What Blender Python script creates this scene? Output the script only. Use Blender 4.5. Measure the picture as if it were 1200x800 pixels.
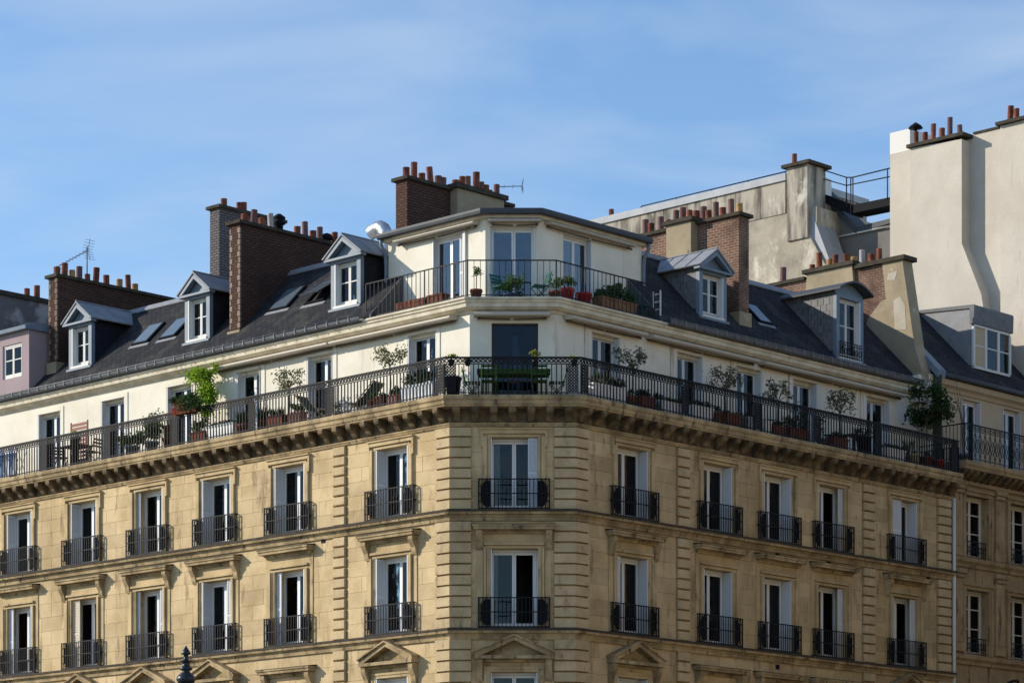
import bpy, math, random
from mathutils import Matrix, Vector
R = math.radians
random.seed(7)
for o in list(bpy.data.objects): bpy.data.objects.remove(o)
S = bpy.context.scene
col = S.collection

# ------------------------------------------------------------------ camera, sky, sun, exposure
F, HY, D, CZ = 3300., 1102., 76.74, 1.7          # focal length and horizon in photograph pixels, distance of the corner, eye height
cam = bpy.data.cameras.new('camera'); camo = bpy.data.objects.new('camera', cam); col.objects.link(camo)
camo.location = (0, 0, CZ); camo.rotation_euler = (R(90), 0, 0)
cam.sensor_width = 36; cam.lens = 36 * F / 1200; cam.shift_y = (HY - 400) / 1200
cam.clip_start = .5; cam.clip_end = 6000
S.camera = camo
SUN_EL, SUN_AZ = 24., -84.8                       # azimuth measured from +Y towards +X
w = bpy.data.worlds.new('World'); S.world = w; w.use_nodes = True
nt = w.node_tree; nt.nodes.clear()
out = nt.nodes.new('ShaderNodeOutputWorld'); bg = nt.nodes.new('ShaderNodeBackground')
sky = nt.nodes.new('ShaderNodeTexSky'); sky.sky_type = 'NISHITA'; sky.sun_disc = False
sky.sun_elevation = R(SUN_EL); sky.sun_rotation = R(SUN_AZ)
sky.air_density = 1.0; sky.dust_density = 0.; sky.ozone_density = 4.0; sky.altitude = 100
bg.inputs[1].default_value = .12
tc = nt.nodes.new('ShaderNodeTexCoord'); mp = nt.nodes.new('ShaderNodeMapping')
mp.inputs['Location'].default_value = (11, 5, 2); mp.inputs['Scale'].default_value = (2.2, 2.2, 9); mp.inputs['Rotation'].default_value = (R(12), R(-16), 0)
nz = nt.nodes.new('ShaderNodeTexNoise'); nz.inputs['Scale'].default_value = 2.6; nz.inputs['Detail'].default_value = 7
nz.inputs['Roughness'].default_value = .52; nz.inputs['Distortion'].default_value = .5
cr = nt.nodes.new('ShaderNodeValToRGB'); cr.color_ramp.elements[0].position = .43; cr.color_ramp.elements[1].position = .9
cr.color_ramp.elements[0].color = (0, 0, 0, 1); cr.color_ramp.elements[1].color = (.62, .62, .62, 1)
mx = nt.nodes.new('ShaderNodeMixRGB'); mx.inputs[2].default_value = (3.6, 4.1, 4.6, 1)
nt.links.new(tc.outputs['Generated'], mp.inputs[0]); nt.links.new(mp.outputs[0], nz.inputs['Vector'])
nt.links.new(nz.outputs[0], cr.inputs[0]); nt.links.new(cr.outputs[0], mx.inputs[0])
nt.links.new(sky.outputs[0], mx.inputs[1]); nt.links.new(mx.outputs[0], bg.inputs[0]); nt.links.new(bg.outputs[0], out.inputs[0])
sl = bpy.data.lights.new('sun', 'SUN'); sl.energy = 3.3; sl.angle = R(.53); sl.color = (1, .90, .76)
so = bpy.data.objects.new('sun', sl); col.objects.link(so); so.location = (-40, 60, 60)
sd = Vector((math.sin(R(SUN_AZ)) * math.cos(R(SUN_EL)), math.cos(R(SUN_AZ)) * math.cos(R(SUN_EL)), math.sin(R(SUN_EL))))
so.rotation_euler = sd.to_track_quat('Z', 'Y').to_euler()
S.view_settings.view_transform = 'Standard'; S.view_settings.look = 'None'
S.view_settings.exposure = .7; S.view_settings.gamma = 1; S.view_settings.use_curve_mapping = False
S.render.engine = 'CYCLES'

# ------------------------------------------------------------------ frames of the three street fronts
TH = R(43.82); c_, s_ = math.cos(TH), math.sin(TH)
T1, T2, WC = math.tan(TH / 2), math.tan((R(90) - TH) / 2), 3.374
FR = {'L': ((-1.674, D), (c_, -s_), (s_, c_)), 'C': ((-1.674, D), (1, 0), (0, 1)), 'R': ((1.70, D), (s_, c_), (-c_, s_))}
def WP(f, x, y, z=0):
    o, u, v = FR[f]; return Vector((o[0] + x * u[0] + y * v[0], o[1] + x * u[1] + y * v[1], z))
def FM(f, x=0, y=0, z=0, rz=0):
    o, u, v = FR[f]
    m = Matrix(((u[0], v[0], 0, 0), (u[1], v[1], 0, 0), (0, 0, 1, 0), (0, 0, 0, 1)))
    return Matrix.Translation(WP(f, x, y, z)) @ m @ Matrix.Rotation(rz, 4, 'Z')
def xs(f, y, p, q=None):            # inset known: photograph pixel -> place along the front (and height)
    o, u, v = FR[f]; k = (p - 600) / F
    bx, by = o[0] + y * v[0], o[1] + y * v[1]
    x = (k * by - bx) / (u[0] - k * u[1])
    return x if q is None else (x, CZ + (HY - q) * (by + x * u[1]) / F)
def ys(f, x, p, q=None):            # place along the front known: pixel -> inset (and height)
    o, u, v = FR[f]; k = (p - 600) / F
    bx, by = o[0] + x * u[0], o[1] + x * u[1]
    y = (k * by - bx) / (v[0] - k * v[1])
    return y if q is None else (y, CZ + (HY - q) * (by + y * v[1]) / F)
def corner(a, d, z):                # outer corner a (0 left, 1 right) of the offset line d outside the stone face
    return Vector((-1.674 - T1 * d, D - d, z)) if a == 0 else Vector((1.70 + T2 * d, D - d, z))

# ------------------------------------------------------------------ materials
def mat(name, c, rough=.8, c2=None, scale=3., det=6, lo=.35, hi=.68, rnd=0., bump=0., bscale=None, metal=0., spec=.3,
        stretch=(1, 1, 1), brick=None, speck=None, trans=None):
    m = bpy.data.materials.new(name); m.use_nodes = True; n = m.node_tree.nodes; l = m.node_tree.links
    b = n['Principled BSDF']; b.inputs['Roughness'].default_value = rough; b.inputs['Metallic'].default_value = metal
    b.inputs['Specular IOR Level'].default_value = spec; b.inputs['Base Color'].default_value = (*c, 1)
    m.diffuse_color = (*c, 1)
    geo = n.new('ShaderNodeNewGeometry'); cur = None; bumpsrc = None
    if brick:                        # (width, row height, mortar, mortar colour, second brick colour)
        t = n.new('ShaderNodeTexCoord'); sp = n.new('ShaderNodeSeparateXYZ'); ad = n.new('ShaderNodeMath'); cb = n.new('ShaderNodeCombineXYZ')
        l.new(t.outputs['Object'], sp.inputs[0]); l.new(sp.outputs[0], ad.inputs[0]); l.new(sp.outputs[1], ad.inputs[1])
        if brick[5:] == ('roof',): l.new(sp.outputs[0], cb.inputs[0])
        else: l.new(ad.outputs[0], cb.inputs[0])
        l.new(sp.outputs[2], cb.inputs[1])
        bt = n.new('ShaderNodeTexBrick'); l.new(cb.outputs[0], bt.inputs['Vector'])
        bt.inputs['Scale'].default_value = 1; bt.inputs['Brick Width'].default_value = brick[0]; bt.inputs['Row Height'].default_value = brick[1]
        bt.inputs['Mortar Size'].default_value = brick[2]; bt.inputs['Mortar'].default_value = (*brick[3], 1)
        bt.inputs['Color1'].default_value = (*c, 1); bt.inputs['Color2'].default_value = (*brick[4], 1); bt.inputs['Bias'].default_value = -.1
        cur = bt.outputs[0]; bumpsrc = bt.outputs[1]
    if c2:
        mpn = n.new('ShaderNodeMapping'); l.new(geo.outputs['Position'], mpn.inputs[0]); mpn.inputs['Scale'].default_value = stretch
        t = n.new('ShaderNodeTexNoise'); t.inputs['Scale'].default_value = scale; t.inputs['Detail'].default_value = det; t.inputs['Roughness'].default_value = .62
        l.new(mpn.outputs[0], t.inputs['Vector'])
        r = n.new('ShaderNodeValToRGB'); r.color_ramp.elements[0].position = lo; r.color_ramp.elements[1].position = hi
        l.new(t.outputs[0], r.inputs[0])
        x = n.new('ShaderNodeMixRGB'); x.inputs[2].default_value = (*c2, 1)
        if cur: l.new(cur, x.inputs[1])
        else: x.inputs[1].default_value = (*c, 1)
        l.new(r.outputs[0], x.inputs[0]); cur = x.outputs[0]
    if speck:                        # (colour, scale, threshold, stretch) a second, sharper stain layer
        mpn = n.new('ShaderNodeMapping'); l.new(geo.outputs['Position'], mpn.inputs[0]); mpn.inputs['Scale'].default_value = speck[3]
        t = n.new('ShaderNodeTexNoise'); t.inputs['Scale'].default_value = speck[1]; t.inputs['Detail'].default_value = 9; t.inputs['Roughness'].default_value = .7
        l.new(mpn.outputs[0], t.inputs['Vector'])
        r = n.new('ShaderNodeValToRGB'); r.color_ramp.elements[0].position = speck[2]; r.color_ramp.elements[1].position = speck[2] + .1
        l.new(t.outputs[0], r.inputs[0])
        x = n.new('ShaderNodeMixRGB'); x.inputs[2].default_value = (*speck[0], 1)
        if cur: l.new(cur, x.inputs[1])
        else: x.inputs[1].default_value = (*c, 1)
        l.new(r.outputs[0], x.inputs[0]); cur = x.outputs[0]
    if rnd:
        oi = n.new('ShaderNodeObjectInfo'); mr = n.new('ShaderNodeMapRange'); l.new(oi.outputs['Random'], mr.inputs[0])
        mr.inputs[3].default_value = 1 - rnd; mr.inputs[4].default_value = 1 + rnd
        hv = n.new('ShaderNodeHueSaturation'); l.new(mr.outputs[0], hv.inputs['Value'])
        if cur: l.new(cur, hv.inputs['Color'])
        else: hv.inputs['Color'].default_value = (*c, 1)
        cur = hv.outputs[0]
    if cur: l.new(cur, b.inputs['Base Color'])
    if bump:
        t = n.new('ShaderNodeTexNoise'); t.inputs['Scale'].default_value = bscale or 14; t.inputs['Detail'].default_value = 6
        l.new(geo.outputs['Position'], t.inputs['Vector'])
        bp = n.new('ShaderNodeBump'); bp.inputs['Strength'].default_value = bump; bp.inputs['Distance'].default_value = .03
        l.new(t.outputs[0], bp.inputs['Height'])
        if bumpsrc:
            b2 = n.new('ShaderNodeBump'); b2.invert = True; b2.inputs['Strength'].default_value = .7; b2.inputs['Distance'].default_value = .012
            l.new(bumpsrc, b2.inputs['Height']); l.new(bp.outputs[0], b2.inputs['Normal']); l.new(b2.outputs[0], b.inputs['Normal'])
        else: l.new(bp.outputs[0], b.inputs['Normal'])
    if trans:
        b.inputs['Subsurface Weight'].default_value = 0
        tr = n.new('ShaderNodeBsdfTranslucent'); tr.inputs[0].default_value = (*trans, 1); ms = n.new('ShaderNodeMixShader'); ms.inputs[0].default_value = .35
        l.new(b.outputs[0], ms.inputs[1]); l.new(tr.outputs[0], ms.inputs[2]); l.new(ms.outputs[0], n['Material Output'].inputs[0])
    return m
def glassmat(name, tint=(.75, .82, .84), rough=.015, ior=1.42):
    m = bpy.data.materials.new(name); m.use_nodes = True; n = m.node_tree.nodes; l = m.node_tree.links; n.clear()
    o = n.new('ShaderNodeOutputMaterial'); t = n.new('ShaderNodeBsdfTransparent'); g = n.new('ShaderNodeBsdfGlossy'); f = n.new('ShaderNodeFresnel'); ms = n.new('ShaderNodeMixShader')
    t.inputs[0].default_value = (*tint, 1); g.inputs['Roughness'].default_value = rough; f.inputs[0].default_value = ior
    ge = n.new('ShaderNodeNewGeometry'); no = n.new('ShaderNodeTexNoise'); no.inputs['Scale'].default_value = 1.7; bu = n.new('ShaderNodeBump'); bu.inputs['Strength'].default_value = .12; bu.inputs['Distance'].default_value = .05
    l.new(ge.outputs['Position'], no.inputs['Vector']); l.new(no.outputs[0], bu.inputs['Height']); l.new(bu.outputs[0], g.inputs['Normal'])
    l.new(f.outputs[0], ms.inputs[0]); l.new(t.outputs[0], ms.inputs[1]); l.new(g.outputs[0], ms.inputs[2]); l.new(ms.outputs[0], o.inputs[0])
    return m
M = {}
STN = dict(rough=.9, spec=.15)
M['stone'] = mat('stone', (.53, .405, .23), c2=(.37, .275, .147), scale=1.1, lo=.40, hi=.64, rnd=.05, bump=.3, speck=((.20, .15, .085), 3.4, .565, (1, 1, .25)), **STN)
M['block'] = mat('ashlar', (.56, .43, .25), c2=(.42, .312, .168), scale=.8, lo=.40, hi=.62, rnd=.11, bump=.3, speck=((.28, .205, .115), 2.6, .55, (1, 1, .22)), **STN)
M['quoin'] = mat('quoin stone', (.54, .42, .25), c2=(.40, .305, .175), scale=1.6, rnd=.08, bump=.3, speck=((.27, .205, .12), 2.8, .58, (1, 1, .4)), **STN)
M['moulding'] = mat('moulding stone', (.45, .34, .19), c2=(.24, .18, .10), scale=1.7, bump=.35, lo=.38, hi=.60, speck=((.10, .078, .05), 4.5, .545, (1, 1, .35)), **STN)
M['sootshade'] = mat('sooty stone', (.24, .175, .10), c2=(.085, .065, .042), scale=2.6, bump=.35, lo=.36, hi=.6, rnd=.12, **STN)  # soot tone plus shade under the balcony slabs, darkened into the colour
M['lead'] = mat('lead flashing', (.045, .037, .03), .8, c2=(.08, .065, .05), scale=5, spec=.1)
M['nstone'] = mat('older stone', (.40, .295, .165), c2=(.25, .18, .10), scale=1.3, bump=.35, speck=((.12, .09, .055), 4, .55, (1, 1, .3)), rnd=.06, **STN)
M['cream'] = mat('cream render', (.76, .72, .61), .92, c2=(.68, .635, .52), scale=.7, lo=.42, hi=.62, bump=.12, spec=.1, speck=((.55, .505, .405), 2.2, .585, (1, 1, .14)))
M['creamtrim'] = mat('cream trim', (.68, .62, .48), .85, c2=(.52, .46, .34), scale=2.2, lo=.4, hi=.62, spec=.15, speck=((.36, .31, .23), 5, .59, (1, 1, .4)))
M['beige'] = mat('beige render', (.52, .42, .29), .9, c2=(.45, .36, .24), scale=.8, spec=.1)
M['mauve'] = mat('mauve render', (.36, .285, .30), .9, c2=(.31, .245, .26), scale=.9, spec=.1)
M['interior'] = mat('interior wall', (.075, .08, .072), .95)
M['white'] = mat('white paint', (.72, .73, .73), .45, spec=.4, rnd=.05)
M['shutter'] = mat('pale shutter paint', (.60, .63, .67), .5, spec=.35, rnd=.08)
M['oldwhite'] = mat('old white paint', (.62, .61, .57), .55, spec=.3)
M['beigeshutter'] = mat('beige shutter paint', (.62, .54, .42), .6)
M['curtain'] = mat('curtain', (.72, .69, .62), .95, trans=(.7, .66, .58))
M['tancurtain'] = mat('tan curtain', (.55, .44, .30), .95, trans=(.5, .4, .26))
M['greencurtain'] = mat('grey green curtain', (.25, .28, .25), .95)
M['glass'] = glassmat('window glass')
M['blueglass'] = glassmat('tinted glass', (.42, .55, .68))
M['coatedglass'] = glassmat('coated glass', (.40, .52, .66), .015, 2.3)
M['iron'] = mat('black iron', (.009, .009, .011), .65, spec=.2)
M['ironplate'] = mat('dark iron plate', (.008, .009, .012), .75, spec=.12)
M['railgrey'] = mat('grey iron', (.025, .025, .027), .65, spec=.2)
M['slate'] = mat('slate', (.014, .015, .021), .75, c2=(.024, .025, .030), scale=3, bump=.2, spec=.08)
M['slate2'] = mat('slate roof', (.030, .031, .036), .8, brick=(.24, .10, .010, (.013, .014, .017), (.046, .046, .049), 'roof'), c2=(.062, .060, .054), scale=1.4, lo=.5, hi=.7, bump=.25, spec=.06)
M['slatecheek'] = mat('cheek slate', (.12, .122, .13), .6, c2=(.18, .18, .18), scale=4, rnd=.12, spec=.3)
M['zinc'] = mat('zinc', (.27, .285, .30), .6, c2=(.19, .20, .22), scale=2.2, spec=.25)
M['gutterzinc'] = mat('gutter zinc', (.15, .16, .17), .6, c2=(.10, .105, .115), scale=3, spec=.25)
M['palezinc'] = mat('pale zinc', (.38, .40, .42), .6, c2=(.30, .32, .34), scale=2, spec=.25)
M['darkzinc'] = mat('dark zinc', (.05, .056, .066), .6, c2=(.075, .08, .09), scale=2, spec=.25)
M['bluezinc'] = mat('painted zinc', (.12, .165, .215), .55, c2=(.17, .215, .26), scale=2.4, spec=.4)
M['duct'] = mat('bright duct metal', (.55, .57, .59), .36, metal=.85, bump=.06, bscale=9)
M['brick'] = mat('dark brick', (.125, .066, .048), .92, brick=(.23, .08, .014, (.035, .026, .022), (.085, .044, .034)), c2=(.05, .034, .028), scale=.9, lo=.48, hi=.75, bump=.3, spec=.1)
M['redbrick'] = mat('red brick', (.20, .105, .072), .92, brick=(.23, .08, .015, (.27, .21, .16), (.13, .062, .045)), c2=(.09, .055, .042), scale=1.1, lo=.46, hi=.7, bump=.3, spec=.1)
M['greybrick'] = mat('grey brick', (.16, .145, .145), .9, brick=(.24, .085, .014, (.05, .044, .044), (.12, .11, .112)), bump=.3, spec=.1)
M['endbrick'] = mat('pale toothed brick', (.27, .21, .165), .9, c2=(.19, .14, .11), scale=4, spec=.1, rnd=.15)
M['plaster'] = mat('chimney plaster', (.36, .30, .20), .92, c2=(.27, .22, .15), scale=1.3, bump=.25, speck=((.52, .48, .40), 1.1, .585, (1, 1, 1)), spec=.1)
M['aged'] = mat('aged render', (.40, .36, .285), .95, c2=(.27, .245, .195), scale=.6, det=10, lo=.42, hi=.58, bump=.5, speck=((.60, .56, .47), .8, .525, (1, 1, .6)), spec=.1)
M['agedtop'] = mat('streaked render', (.40, .365, .30), .95, c2=(.13, .118, .10), scale=1.9, det=9, stretch=(1, 1, .16), lo=.42, hi=.57, speck=((.52, .49, .42), 1.1, .57, (1, 1, .7)), bump=.4, spec=.1)
M['palepatch'] = mat('pale patched render', (.47, .43, .35), .95, c2=(.38, .34, .27), scale=2, bump=.3, spec=.1)
M['greyrender'] = mat('grey render', (.20, .19, .175), .95, c2=(.13, .125, .12), scale=.8, bump=.3, spec=.1)
M['darkaged'] = mat('grey aged concrete', (.16, .155, .155), .95, c2=(.40, .385, .37), scale=1.1, det=10, lo=.46, hi=.58, bump=.4, spec=.1)
M['party'] = mat('pale party wall render', (.56, .515, .44), .95, c2=(.49, .445, .375), scale=.5, det=9, lo=.40, hi=.62, bump=.3, speck=((.40, .365, .315), 1.3, .60, (1, 1, .16)), spec=.1)
M['cap'] = mat('chimney cap', (.075, .066, .05), .9, c2=(.04, .036, .028), scale=3, bump=.3, spec=.1)
M['pot'] = mat('terracotta pot', (.25, .088, .052), .88, c2=(.13, .052, .038), scale=4, lo=.4, hi=.62, rnd=.2, spec=.1)
M['clay'] = mat('terracotta planter', (.19, .068, .042), .88, c2=(.13, .05, .035), scale=4, rnd=.2, spec=.1)
M['potpurple'] = mat('purple clay pot', (.20, .115, .105), .85, c2=(.15, .085, .085), scale=5, rnd=.15, spec=.15)
M['potochre'] = mat('ochre clay pot', (.40, .25, .10), .85, c2=(.30, .18, .08), scale=5, rnd=.1, spec=.15)
M['potlilac'] = mat('pale clay pot', (.42, .38, .38), .85, spec=.15)
M['redpot'] = mat('glazed red pot', (.32, .022, .025), .4, spec=.4)
M['bluepot'] = mat('blue pot', (.025, .04, .13), .4, spec=.4)
M['blackpot'] = mat('black pot', (.015, .015, .018), .5)
M['greypot'] = mat('blue grey planter', (.10, .14, .17), .6)
M['yellowpot'] = mat('yellow planter', (.55, .45, .25), .6)
M['trough'] = mat('white planter', (.70, .71, .70), .55, rnd=.06)
M['wood'] = mat('orange wood', (.26, .125, .055), .75, c2=(.17, .085, .04), scale=3, stretch=(1, 1, 6))
M['redwood'] = mat('red brown wood', (.27, .105, .075), .65, c2=(.20, .08, .055), scale=3)
M['darkwood'] = mat('dark wood', (.055, .032, .022), .6)
M['palewood'] = mat('pale wood', (.50, .38, .22), .65)
M['greenpaint'] = mat('green painted metal', (.04, .10, .02), .6, spec=.2)
M['tealpaint'] = mat('teal painted metal', (.015, .10, .085), .6)
M['canvas'] = mat('dark green canvas', (.03, .06, .05), .9)
M['awning'] = mat('awning case', (.50, .45, .38), .6, c2=(.50, .44, .35), scale=2)
M['awningdark'] = mat('awning arm', (.10, .085, .07), .6)
M['towel'] = mat('white towel', (.72, .74, .78), .95)
M['bluetowel'] = mat('blue towel', (.20, .30, .48), .95)
M['bark'] = mat('bark', (.10, .075, .05), .9)
def leafm(n, c, t): return mat(n, c, .6, rnd=.0, trans=t, c2=tuple(v * .55 for v in c), scale=9, lo=.4, hi=.6, spec=.25)
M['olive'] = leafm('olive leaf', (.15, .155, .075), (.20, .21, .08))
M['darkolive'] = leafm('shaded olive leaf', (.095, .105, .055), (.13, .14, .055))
M['lampiron'] = mat('lamp iron', (.012, .018, .022), .35, spec=.4)
M['leaf'] = leafm('green leaf', (.055, .115, .025), (.10, .20, .03))
M['darkleaf'] = leafm('dark green leaf', (.028, .065, .020), (.05, .11, .02))
M['vine'] = leafm('bright vine leaf', (.19, .33, .025), (.36, .55, .03))
M['yellowleaf'] = leafm('yellow green leaf', (.28, .32, .04), (.42, .45, .05))
M['flower'] = leafm('red orange flower', (.42, .075, .035), (.45, .08, .04))
M['ground'] = mat('ground', (.20, .185, .16), .9, c2=(.165, .15, .13), scale=.4)
M['road'] = mat('asphalt', (.05, .05, .052), .9, c2=(.065, .065, .066), scale=2)
M['pave'] = mat('pavement', (.22, .21, .19), .9, c2=(.17, .165, .15), scale=1.2)
M['antenna'] = mat('antenna metal', (.10, .105, .115), .5)

# ------------------------------------------------------------------ mesh helpers
class MB:
    def __init__(s): s.v = []; s.f = []; s.sm = []
    def add(s, vs, fs, sm=False):
        b = len(s.v); s.v += [tuple(v) for v in vs]; s.f += [tuple(b + i for i in f) for f in fs]; s.sm += [sm] * len(fs); return s
    def box(s, x0, x1, y0, y1, z0, z1):
        return s.add([(x0, y0, z0), (x1, y0, z0), (x1, y1, z0), (x0, y1, z0), (x0, y0, z1), (x1, y0, z1), (x1, y1, z1), (x0, y1, z1)],
                     [(0, 3, 2, 1), (4, 5, 6, 7), (0, 1, 5, 4), (1, 2, 6, 5), (2, 3, 7, 6), (3, 0, 4, 7)])
    def block(s, x0, x1, y0, y1, z0, z1, c=.012):      # box with a chamfered front edge
        return s.add([(x0 + c, y0, z0 + c), (x1 - c, y0, z0 + c), (x1 - c, y0, z1 - c), (x0 + c, y0, z1 - c),
                      (x0, y0 + c, z0), (x1, y0 + c, z0), (x1, y0 + c, z1), (x0, y0 + c, z1),
                      (x0, y1, z0), (x1, y1, z0), (x1, y1, z1), (x0, y1, z1)],
                     [(0, 1, 2, 3), (0, 4, 5, 1), (1, 5, 6, 2), (2, 6, 7, 3), (3, 7, 4, 0), (4, 8, 9, 5), (5, 9, 10, 6), (6, 10, 11, 7), (7, 11, 8, 4), (11, 10, 9, 8)])
    def prism(s, pts, axis, a, b):                      # polygon in the plane across axis, extruded from a to b
        n = len(pts)
        def P(p, t): return (t, p[0], p[1]) if axis == 'x' else ((p[0], t, p[1]) if axis == 'y' else (p[0], p[1], t))
        return s.add([P(p, a) for p in pts] + [P(p, b) for p in pts],
                     [tuple(range(n)), tuple(range(2 * n - 1, n - 1, -1))] + [(i, n + i, n + (i + 1) % n, (i + 1) % n) for i in range(n)])
    def tube(s, pts, r, n=6, r2=None, cap=True):
        pts = [Vector(p) for p in pts]; rings = []
        for i, p in enumerate(pts):
            d = (pts[min(i + 1, len(pts) - 1)] - pts[max(i - 1, 0)]).normalized()
            a = Vector((0, 0, 1)) if abs(d.z) < .9 else Vector((1, 0, 0))
            u = d.cross(a).normalized(); v = d.cross(u)
            rr = r if r2 is None else r + (r2 - r) * i / (len(pts) - 1)
            rings.append([p + (u * math.cos(2 * math.pi * k / n) + v * math.sin(2 * math.pi * k / n)) * rr for k in range(n)])
        vs = [q for g in rings for q in g]; fs = []
        for i in range(len(rings) - 1):
            for k in range(n): fs.append((i * n + k, i * n + (k + 1) % n, (i + 1) * n + (k + 1) % n, (i + 1) * n + k))
        if cap: fs += [tuple(range(n - 1, -1, -1)), tuple((len(rings) - 1) * n + k for k in range(n))]
        return s.add(vs, fs, n > 5)
    def bar(s, a, b, r): return s.tube([a, b], r, 4)
    def rev(s, prof, n=14, o=(0, 0, 0), sq=False):      # revolve (r, z)
        vs = []; fs = []
        for r_, z in prof:
            for k in range(n):
                t = 2 * math.pi * (k + .5) / n
                vs.append((o[0] + r_ * math.cos(t), o[1] + r_ * math.sin(t), o[2] + z))
        for i in range(len(prof) - 1):
            for k in range(n): fs.append((i * n + k, i * n + (k + 1) % n, (i + 1) * n + (k + 1) % n, (i + 1) * n + k))
        fs += [tuple(range(n - 1, -1, -1)), tuple((len(prof) - 1) * n + k for k in range(n))]
        return s.add(vs, fs, n > 6)
    def ring(s, cx, cz, r, w, y0, y1, n=8, rx=1.):
        vs = []; fs = []
        for k in range(n):
            t = 2 * math.pi * k / n; c, q = math.cos(t), math.sin(t)
            for rr in (r - w, r + w):
                for y in (y0, y1): vs.append((cx + rr * c * rx, y, cz + rr * q))
        for k in range(n):
            a, b = 4 * k, 4 * ((k + 1) % n)
            fs += [(a, b, b + 2, a + 2), (a + 1, a + 3, b + 3, b + 1), (a, a + 1, b + 1, b), (a + 2, b + 2, b + 3, a + 3)]
        return s.add(vs, fs)
    def mesh(s, name='mesh'):
        me = bpy.data.meshes.new(name); me.from_pydata(s.v, [], s.f)
        me.polygons.foreach_set('use_smooth', s.sm); me.update(); return me
WM = {}
def link(o, parent, m):
    col.objects.link(o)
    WM[o.name] = m
    if parent is not None:
        o.parent = parent; o.matrix_basis = WM[parent.name].inverted() @ m
    else: o.matrix_basis = m
    return o
I4 = Matrix.Identity(4)
def thing(name, label, cat, m, group=None, kind=None):
    o = bpy.data.objects.new(name, None); o.empty_display_size = .2; link(o, None, m)
    return tag(o, label, cat, group, kind)
def tag(o, label=None, cat=None, group=None, kind=None):
    if label: o['label'] = label
    if cat: o['category'] = cat
    if group: o['group'] = group
    if kind: o['kind'] = kind
    return o
def part(name, mb, mt, parent, m=I4, kind=None, label=None):
    me = mb.mesh(name) if isinstance(mb, MB) else mb
    mt = M[mt] if isinstance(mt, str) else mt
    if not me.materials: me.materials.append(mt)
    o = bpy.data.objects.new(name, me); link(o, parent, m)
    if me.materials[0] != mt:
        o.material_slots[0].link = 'OBJECT'; o.material_slots[0].material = mt
    if kind: o['kind'] = kind
    if label: o['label'] = label
    return o
def sweep(prof, xl=-22.6, xr=17.72, faces='LCR', close=True, inner=0):
    """profile of (outward, z) points run along the fronts with mitred corners, world coordinates"""
    mb = MB(); n = len(prof); rows = []
    for d, z in prof:
        pts = []
        if 'L' in faces: pts += [WP('L', xl, -d, z)]
        if 'L' in faces or 'C' in faces: pts += [corner(0, d, z)]
        if 'C' in faces or 'R' in faces: pts += [corner(1, d, z)]
        if 'R' in faces: pts += [WP('R', xr, -d, z)]
        rows.append(pts)
    k = len(rows[0]); vs = [p for r_ in rows for p in r_]; fs = []
    for i in range(n if close else n - 1):
        j = (i + 1) % n
        for a in range(k - 1): fs.append((i * k + a, j * k + a, j * k + a + 1, i * k + a + 1))
    if close: fs += [tuple(i * k for i in range(n)), tuple(i * k + k - 1 for i in range(n - 1, -1, -1))]
    return mb.add(vs, fs)
def wall_holes(mb, x0, x1, y0, y1, z0, z1, holes):
    zs = sorted({z0, z1, *[h[2] for h in holes], *[h[3] for h in holes]}); zs = [z for z in zs if z0 <= z <= z1]
    for a, b in zip(zs, zs[1:]):
        xx = x0
        for h in sorted(h for h in holes if h[2] < b - 1e-6 and h[3] > a + 1e-6):
            if h[0] > xx: mb.box(xx, h[0], y0, y1, a, b)
            xx = h[1]
        if xx < x1: mb.box(xx, x1, y0, y1, a, b)
    return mb

# ------------------------------------------------------------------ ground
gm = MB().box(-2500, 2500, -200, 5000, -.5, 0)
tag(part('ground', gm, 'ground', None), kind='structure')
rd = MB().box(-60, 60, 30, 41, .004, .008)
tag(part('road', rd, 'road', None), kind='structure')
pv = sweep([(0, .13), (3.2, .13), (3.2, .012), (0, .012)], -40, 40)
tag(part('pavement', pv, 'pave', None), kind='structure')
pf = MB().box(-60, 60, 24, 29.5, .012, .13)
tag(part('pavement', pf, 'pave', None), kind='structure')

# ------------------------------------------------------------------ window makers
def arch_frame(w, h, yb=.36, stile=.055, mid=.10, top=.07, bars=()):
    f = MB(); a = w / 2
    f.box(-a, -a + .035, yb - .03, yb + .06, 0, h); f.box(a - .035, a, yb - .03, yb + .06, 0, h)
    f.box(-a + .035, a - .035, yb - .03, yb + .06, h - .06, h)
    for sx in (-1, 1):
        x0, x1 = sorted((sx * .004, sx * (a - .04)))
        f.box(x0, x0 + (mid / 2 if sx > 0 else stile), yb - .015, yb + .035, .02, h - .065)
        f.box(x1 - (stile if sx > 0 else mid / 2), x1, yb - .015, yb + .035, .02, h - .065)
        xa = x0 + (mid / 2 if sx > 0 else stile); xb = x1 - (stile if sx > 0 else mid / 2)
        f.box(xa, xb, yb - .012, yb + .032, h - .065 - top, h - .067); f.box(xa, xb, yb - .012, yb + .032, .02, .14)
        for bz in bars: f.box(xa, xb, yb - .01, yb + .03, bz - .016, bz + .016)
    return f
def pane_mesh(w, h, sx, yb=.36, stile=.055, mid=.10, top=.07):
    a = w / 2; x0, x1 = sorted((sx * (mid / 2 + .004), sx * (a - .04 - stile)))
    return MB().box(x0, x1, yb + .005, yb + .013, .14, h - .065 - top)
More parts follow.
